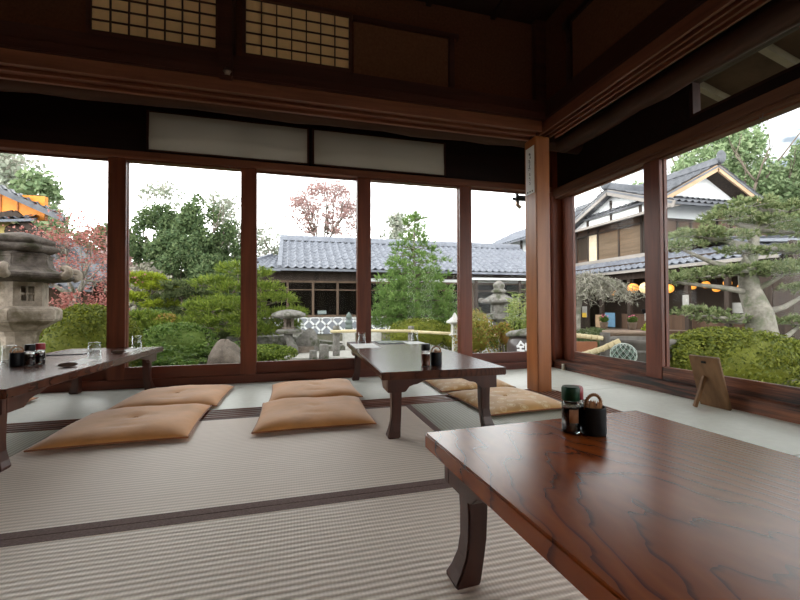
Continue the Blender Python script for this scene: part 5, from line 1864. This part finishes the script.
# timber frame: posts, sill, lintel, low wall
wl = MB()
wl.box(W2L((-1.3, y_w - .02, 1.62), E0), W2L((x1, y_w + .12, 2.2), E0))
wl.box(W2L((-1.3, 20.8, GZ), E0), W2L((x1, 20.9, 2.4), E0))
wl.box(W2L((-1.4, y_w, GZ), E0), W2L((-1.3, 20.9, 2.4), E0)).box(W2L((x1 - .1, y_w, GZ), E0), W2L((x1, 20.9, 2.4), E0))
wl.box(W2L((-1.3, y_w, GZ - .02), E0), W2L((x1, 20.9, GZ + .1), E0))
wl.build('dark_wall', M['house_dark'], e)
fr = MB()
for x in (-1.2, -.22, .74, 1.70, 2.66, 3.7, 5.0, 6.3, 7.6, 8.9, 10.2):
    fr.box(W2L((x - .045, y_w - .04, .26), E0), W2L((x + .045, y_w + .05, 1.66), E0))
fr.box(W2L((-1.3, y_w - .05, .24), E0), W2L((x1, y_w + .06, .33), E0)).box(W2L((-1.3, y_w - .05, 1.60), E0), W2L((x1, y_w + .06, 1.68), E0)).box(W2L((-1.3, y_w - .035, 1.30), E0), W2L((x1, y_w + .03, 1.34), E0))
fr.build('window_frame', wood('grey brown frame', (.075, .05, .034), (.14, .095, .065), 2, 6, .7, .2), e)
MB().box(W2L((-1.3, y_w + .0, .33), E0), W2L((x1 - .1, y_w + .012, 1.60), E0)).build('pane', M['dark_glass'], e)
lt = MB().box(W2L((-1.3, y_w - .03, GZ), E0), W2L((x1, y_w + .05, .24), E0))
lt.build('low_wall', plain('grey wall tile', (.20, .215, .24), .6), e)
lx = MB()
s = .60
for k in range(-2, 22):
    cx = -1.3 + k * s * .75
    for dr in (-1, 1):
        p = Vector((cx, y_w - .035, GZ + .02 if dr > 0 else .22))
        q_ = Vector((cx + .62, y_w - .035, .22 if dr > 0 else GZ + .02))
        if p.x > -1.35 and q_.x < x1:
            lx.bar(W2L(p, E0), W2L(q_, E0), .02, .075, (0, 0, 1))
lx.box(W2L((-1.3, y_w - .045, .20), E0), W2L((x1, y_w - .02, .25), E0))
lx.build('lattice_plaster', M['white_wall'], e)
wh = MB().box(W2L((2.9, y_w - .03, 1.68), E0), W2L((x1, y_w + .0, 1.80), E0))
wh.build('white_band', M['white_wall'], e)
MB().box(W2L((.92, y_w + .02, .36), E0), W2L((1.26, y_w + .03, .50), E0)).build('paper_notice', M['paper'], e)
# veranda roof piece at the right end of the far house
ex = MB()
ex.box(W2L((7.0, 14.6, 1.72), E0), W2L((11.2, 15.8, 1.80), E0))
ex.build('canopy', M['white_wall'], e)
cs = MB()
for x in (7.2, 9.2, 11.0):
    cs.box(W2L((x - .05, 14.7, GZ), E0), W2L((x + .05, 14.8, 1.72), E0))
cs.build('post', M['house_dark'], e)

# far white walled wing seen between the tiled house and the pillar
e = empty('white_house_wing', (16, 22.5, GZ), 0, 'white walled house wing with grey eave beyond the tiled house', 'house')
E1 = Vector((16, 22.5, GZ))
def g1(p): return tuple(Vector(p) - E1)
MB().box(g1((14.1, 20.2, GZ)), g1((20, 26.5, 4.95))).build('wall', M['white_wall'], e)
rf = MB()
tile_roof(rf, g1((13.0, 26.9, 4.62)), g1((13.0, 20.1, 4.62)), g1((16.5, 26.9, 6.3)), g1((16.5, 20.1, 6.3)), 24, 6)
rf.build('roof', M['tile'], e)
tm = MB()
for y in (20.4, 22.3, 24.2, 26.2):
    tm.box(g1((14.03, y - .09, GZ)), g1((14.1, y + .09, 4.95)))
tm.box(g1((14.03, 20.2, 3.0)), g1((14.1, 26.5, 3.2)))
tm.build('timber', M['house_dark'], e)

# two-storey gabled house with shop front
e = empty('gabled_house', (13.8, 12.0, GZ), 0, 'two storey house with white gables and a lantern lit shop below', 'house')
E2 = Vector((13.8, 12.0, GZ))
def g(p): return tuple(Vector(p) - E2)
XA, YS = 13.8, 12.52         # west and south wall planes
bd = MB()
bd.box(g((XA, YS, 2.2)), g((20, 20, 4.7)))
bd.build('upper_wall', M['house_brown'], e)
# west gable
gw = MB()
gw.add([g((XA - .06, 17.0, 4.45)), g((XA - .06, 11.5, 4.45)), g((XA - .06, 14.3, 5.62)), g((XA + .1, 17.0, 4.45)), g((XA + .1, 11.5, 4.45)), g((XA + .1, 14.3, 5.62))], [(0, 1, 2), (5, 4, 3), (0, 2, 5, 3), (1, 4, 5, 2), (0, 3, 4, 1)])
gw.build('gable_wall', M['white_wall'], e)
gp_ = MB()
for y in (16.0, 14.55, 13.0):
    gp_.box(g((XA - .10, y - .06, 4.4)), g((XA - .04, y + .06, 4.4 + 1.05 - abs(y - 14.3) * .42)))
gp_.build('gable_post', M['house_dark'], e)
ra = MB()
tile_roof(ra, g((XA - .55, 17.4, 4.42)), g((20.0, 17.4, 4.42)), g((XA - .55, 14.3, 5.72)), g((20.0, 14.3, 5.72)), 20, 6)
tile_roof(ra, g((XA - .55, 11.2, 4.42)), g((17.0, 11.2, 4.42)), g((XA - .55, 14.3, 5.72)), g((17.0, 14.3, 5.72)), 12, 6)
ra.build('roof', M['tile_dark'], e)
rr_ = MB()
ridge_line(rr_, g((XA - .6, 14.3, 5.86)), g((20, 14.3, 5.86)), .14, .22)
rr_.ellipsoid(g((XA - .6, 14.3, 6.0)), (.12, .26, .26), 12, 8)
rr_.build('ridge', M['tile_dark'], e)
bg_ = MB()
bg_.bar(g((XA - .5, 17.45, 4.32)), g((XA - .5, 14.3, 5.62)), .07, .24)
bg_.bar(g((XA - .5, 11.15, 4.32)), g((XA - .5, 14.3, 5.62)), .07, .24)
bg_.build('bargeboard', M['barge_grey'], e)
lg_ = MB()
lg_.prism([g((XA - .75, 0, 4.28))[0:1] + g((XA - .75, 0, 4.28))[2:3], g((XA, 0, 4.44))[0:1] + g((XA, 0, 4.44))[2:3], g((XA, 0, 4.34))[0:1] + g((XA, 0, 4.34))[2:3], g((XA - .75, 0, 4.18))[0:1] + g((XA - .75, 0, 4.18))[2:3]], 17.2 - 12, 11.3 - 12, 1)
lg_.build('pent_board', M['barge_grey'], e)
# upper windows of the west wall
def wp(y1, y0, z0, z1, m, name, dx=.03):
    MB().box(g((XA - dx, y0, z0)), g((XA, y1, z1))).build(name, m, e)
wp(16.75, 16.05, 2.9, 4.0, M['dark_glass'], 'pane', .02)
wp(16.0, 15.45, 2.75, 4.05, M['cream_wall'], 'cream_panel')
wp(15.35, 14.2, 2.75, 3.95, M['shutter'], 'shutter')
wp(14.12, 13.05, 2.75, 3.95, M['shutter'], 'shutter')
wp(12.95, 12.2, 2.7, 4.0, M['house_dark'], 'shutter', .05)
ps = MB()
for y in (16.85, 16.03, 15.40, 14.16, 13.0, 12.1):
    ps.box(g((XA - .07, y - .04, 2.5)), g((XA, y + .04, 4.3)))
ps.box(g((XA - .07, 12, 4.0)), g((XA, 17, 4.08))).box(g((XA - .08, 12, 2.66)), g((XA, 17, 2.74)))
ps.build('timber', M['house_dark'], e)
# south gable with pale bargeboards
gs = MB()
ax, az = 16.4, 6.15
gs.add([g((14.0, YS - .05, 4.85)), g((18.8, YS - .05, 4.85)), g((ax, YS - .05, az - .1)), g((14.0, YS + .1, 4.85)), g((18.8, YS + .1, 4.85)), g((ax, YS + .1, az - .1))], [(0, 1, 2), (5, 4, 3), (0, 2, 5, 3), (1, 4, 5, 2), (0, 3, 4, 1)])
gs.build('gable_wall', M['white_wall'], e)
rb = MB()
tile_roof(rb, g((13.55, 20, 4.80)), g((13.55, YS - .7, 4.80)), g((ax, 20, az + .1)), g((ax, YS - .7, az + .1)), 26, 6)
tile_roof(rb, g((19.25, 20, 4.80)), g((19.25, YS - .7, 4.80)), g((ax, 20, az + .1)), g((ax, YS - .7, az + .1)), 26, 6)
rb.build('roof', M['tile_dark'], e)
rr_ = MB()
ridge_line(rr_, g((ax, YS - .75, az + .24)), g((ax, 20, az + .24)), .13, .2)
rr_.ellipsoid(g((ax, YS - .8, az + .4)), (.22, .10, .26), 12, 8)
rr_.build('ridge', M['tile_dark'], e)
bb = MB()
bb.bar(g((13.6, YS - .65, 4.70)), g((ax, YS - .65, az + .0)), .07, .24)
bb.bar(g((19.2, YS - .65, 4.70)), g((ax, YS - .65, az + .0)), .07, .24)
bb.build('bargeboard', M['barge'], e)
so = MB()
so.bar(g((18.9, YS - .3, 4.72)), g((ax + .1, YS - .3, az - .14)), .65, .05)
so.build('soffit', M['house_dark'], e)
pr = MB()
tile_roof(pr, g((14.1, YS - 1.0, 4.66)), g((18.9, YS - 1.0, 4.66)), g((14.1, YS, 4.98)), g((18.9, YS, 4.98)), 18, 2)
pr.build('pent_roof', M['tile_dark'], e)
sw = MB().box(g((14.3, YS - .03, 4.12)), g((17.1, YS, 4.75)))
sw.build('white_panel', M['white_wall'], e)
sd = MB().box(g((13.8, YS - .05, 2.3)), g((17.15, YS, 4.12))).box(g((17.1, YS - .05, 2.3)), g((20, YS, 4.8)))
sd.build('wood_panel', M['house_brown'], e)
sp = MB()
for x in (13.85, 14.3, 15.0, 15.7, 16.4, 17.12, 17.9, 18.8, 19.6):
    sp.box(g((x - .05, YS - .09, 2.3)), g((x + .05, YS - .04, 4.8 if x < 14.4 or x > 17 else 4.15)))
sp.box(g((13.8, YS - .09, 4.06)), g((17.15, YS - .04, 4.16)))
sp.build('timber', M['house_dark'], e)
# lean-to roof over the shop front
le = MB()
tile_roof(le, g((12.6, 17.6, 2.03)), g((12.6, 7.6, 2.03)), g((XA, 17.6, 2.60)), g((XA, 7.6, 2.60)), 36, 5)
tile_roof(le, g((13.0, 7.6, 2.45)), g((20, 7.6, 2.45)), g((13.6, YS, 3.25)), g((20, YS, 3.25)), 24, 6)
le.build('lean_to_roof', M['tile'], e)
lr_ = MB()
lr_.bar(g((XA, 17.6, 2.70)), g((XA, YS, 2.70)), .2, .16)
lr_.bar(g((12.62, 7.6, 1.98)), g((12.62, 17.6, 1.98)), .05, .10)
lr_.build('eave_board', M['barge_grey'], e)
# shop: posts, beams, back wall, counters
shp = MB().box(g((15.0, 7.6, GZ)), g((15.1, 17.6, 2.3))).box(g((13.0, 17.5, GZ)), g((15.1, 17.6, 2.3))).box(g((13.0, 7.5, GZ)), g((20, 7.6, 2.4)))
shp.build('shop_wall', M['shop_wall'], e)
shp = MB().box(g((13.0, 7.6, 2.28)), g((15.1, 17.6, 2.34))).box(g((12.98, 7.6, 1.70)), g((13.08, 17.6, 1.95)))
for y in (17.2, 15.9, 14.4, 12.9, 11.5, 10.49, 9.2, 8.06):
    shp.box(g((12.97, y - .07, GZ - .02)), g((13.11, y + .07, 1.95)))
for y0, y1 in ((15.2, 16.9),):
    shp.box(g((13.02, y0, GZ)), g((13.10, y1, 1.2)))
shp.box(g((13.02, 7.6, GZ)), g((13.08, 8.6, 1.5)))
shp.build('shop_frame', M['house_dark'], e)
ct = MB().box(g((13.3, 8.6, GZ)), g((13.9, 13.6, .30)))
ct.build('counter', M['house_brown'], e)

# things at the shop front
def lantern_lamp(y, z, r, m, label, x=12.85):
    e = empty('paper_lantern', (x, y, z), 0, label, 'paper lantern', 'lit lanterns hanging under the shop eave')
    MB().lathe([(r * .35, -r * .9), (r * .75, -r * .68), (r, -.25 * r), (r, .25 * r), (r * .75, r * .68), (r * .35, r * .9)], n=20).build('paper_globe', m, e, True)
    MB().tube([(0, 0, r * .88), (0, 0, 1.72 - z)], .012, 6).build('cord', M['cap_black'], e)
    MB().lathe([(r * .36, r * .86), (r * .38, r * .96), (.01, r * .97)], n=12).build('cap', M['cap_black'], e)
lantern_lamp(12.56, 1.33, .20, M['bulb'], 'round orange paper lantern left of the cream one')
lantern_lamp(11.97, 1.31, .23, M['bulb_pale'], 'round cream paper lantern at the shop eave')
lantern_lamp(13.55, 1.18, .11, M['bulb'], 'small orange lamp beside the weeping tree')
lantern_lamp(11.05, 1.24, .17, M['bulb'], 'orange paper lantern just right of the right window post')
for i, (y, z, r) in enumerate(((10.75, 1.30, .10), (10.30, 1.35, .13), (9.95, 1.20, .12), (9.60, 1.36, .12), (9.2, 1.22, .10), (7.95, 1.32, .09))):
    lantern_lamp(y, z, r, M['bulb'], ['warm lamp first in the row seen through the pine', 'warm lamp second in the row seen through the pine', 'warm lamp third in the row seen through the pine', 'warm lamp fourth in the row seen through the pine', 'warm lamp fifth in the row seen through the pine', 'warm lamp right of the pine trunk'][i], 13.6)
def board(y, x, w_, z0, z1, m, label, name='poster'):
    o = MB().box((-.012, -w_ / 2, 0), (.012, w_ / 2, z1 - z0)).build(name, m, None, bevel=.004, loc=(x, y, z0))
    return tag(o, label, 'poster', 'posters at the shop front')
board(15.35, 12.94, .30, .12, .62, M['dull_paper'], 'white framed poster beside the weeping tree trunk')
board(15.35, 12.925, .26, .12, .32, M['poster_yellow'], 'yellow strip on the poster by the weeping tree')
board(13.85, 12.94, .55, -.25, .35, M['poster_blue'], 'blue poster under the small orange lamp')
board(14.5, 12.94, .35, -.3, .25, M['barge'], 'tan notice left of the blue poster')
board(12.2, 13.28, .5, .05, .35, M['dull_paper'], 'white sheet on the shop counter front')
board(10.49, 12.94, .22, .55, 1.0, M['dull_paper'], 'white notice on the shop post right of the window post')
board(9.0, 13.2, .42, .40, .72, M['dull_paper'], 'white notice seen through the pine branches')
board(8.3, 13.0, .42, .1, .75, plain('mauve cloth', (.28, .20, .22), .8), 'mauve cloth hanging at the right end of the shop', 'hanging_cloth')
for i, (y, z) in enumerate(((12.6, .305), (11.6, .305), (10.0, .305))):
    o = MB().lathe([(.10, 0), (.16, .03), (.20, .18), (.21, .20), (.18, .20), (.01, .06)], n=18).build('dark_basin', M['cap_black'], None, True, loc=(13.55, y, z))
    tag(o, ['dark basin on the shop counter under the cream lantern', 'dark basin on the counter by the window post', 'dark basin on the counter seen past the pine'][i], 'basin', 'dark basins on the shop counter')

# hall with tiled roofs at the far left
e = empty('temple_hall', (-10.5, 18.0, GZ), 0, 'old hall with tiled roofs, ochre gable and orange sheet at the left edge', 'house')
E3 = Vector((-10.5, 18.0, GZ))
def h(p): return tuple(Vector(p) - E3)
MB().box(h((-15, 17.4, GZ)), h((-7.4, 19.4, 2.0))).build('wall', M['house_brown'], e)
rl = MB()
tile_roof(rl, h((-16, 15.6, 1.45)), h((-6.2, 15.6, 1.50)), h((-16, 18.2, 3.75)), h((-8.6, 18.2, 3.20)), 34, 8)
tile_roof(rl, h((-6.2, 15.6, 1.50)), h((-6.2, 19.5, 1.50)), h((-8.6, 18.2, 3.20)), h((-8.6, 19.5, 3.2)), 14, 8)
rl.build('lower_roof', M['tile_dark'], e)
pt = MB()
tile_roof(pt, h((-9.2, 14.9, 1.55)), h((-6.3, 14.9, 1.22)), h((-9.2, 15.8, 2.0)), h((-6.6, 15.8, 1.72)), 10, 3)
pt.build('porch_roof', M['tile_dark'], e)
pp = MB()
for x in (-9.0, -6.7):
    pp.box(h((x - .07, 15.0, GZ)), h((x + .07, 15.14, 1.35)))
pp.build('porch_post', M['house_dark'], e)
rg_ = MB()
rg_.bar(h((-6.2, 15.6, 1.62)), h((-8.6, 18.2, 3.34)), .22, .2)
rg_.build('hip_ridge', M['tile_dark'], e)
gy = MB()
gy.add([h((-12.2, 17.0, 2.9)), h((-8.2, 17.0, 2.7)), h((-10.6, 17.0, 4.3)), h((-12.2, 17.4, 2.9)), h((-8.2, 17.4, 2.7)), h((-10.6, 17.4, 4.3))], [(0, 1, 2), (5, 4, 3), (0, 2, 5, 3), (1, 4, 5, 2), (0, 3, 4, 1)])
gy.build('gable_wall', M['yellow_wall'], e)
og = MB()
og.ellipsoid(h((-9.45, 16.95, 3.38)), (.34, .10, .24), 16, 10, .15, 3)
og.ellipsoid(h((-9.1, 16.93, 3.30)), (.2, .08, .14), 12, 8, .15, 4)
og.build('carving', M['house_dark'], e, True)
bb = MB()
bb.bar(h((-7.9, 16.7, 2.55)), h((-9.4, 16.7, 3.95)), .12, .26)
bb.bar(h((-13, 16.7, 2.9)), h((-9.4, 16.7, 3.95)), .10, .2)
bb.build('bargeboard', M['house_dark'], e)
ml = MB()
tile_roof(ml, h((-13.0, 16.4, 3.35)), h((-8.7, 16.4, 3.72)), h((-13.0, 17.3, 3.75)), h((-9.0, 17.3, 3.98)), 16, 2)
ml.build('middle_roof', M['tile'], e)
osheet = MB().box(h((-13.0, 17.2, 3.85)), h((-8.75, 17.4, 4.72)))
osheet.build('orange_sheet', M['orange'], e)
om = MB()
for x in (-11.4, -10.05, -9.55):
    om.box(h((x - .02, 17.17, 3.85)), h((x + .02, 17.2, 4.72)))
om.build('sheet_batten', plain('dark orange batten', (.40, .12, .015), .6), e)
ur = MB()
tile_roof(ur, h((-14, 16.5, 6.75)), h((-7.85, 16.5, 3.83)), h((-14, 17.6, 6.98)), h((-8.4, 17.6, 4.16)), 22, 2)
ur.bar(h((-14, 16.45, 6.72)), h((-7.8, 16.45, 3.76)), .14, .18)
ur.build('upper_roof', M['tile_dark'], e)
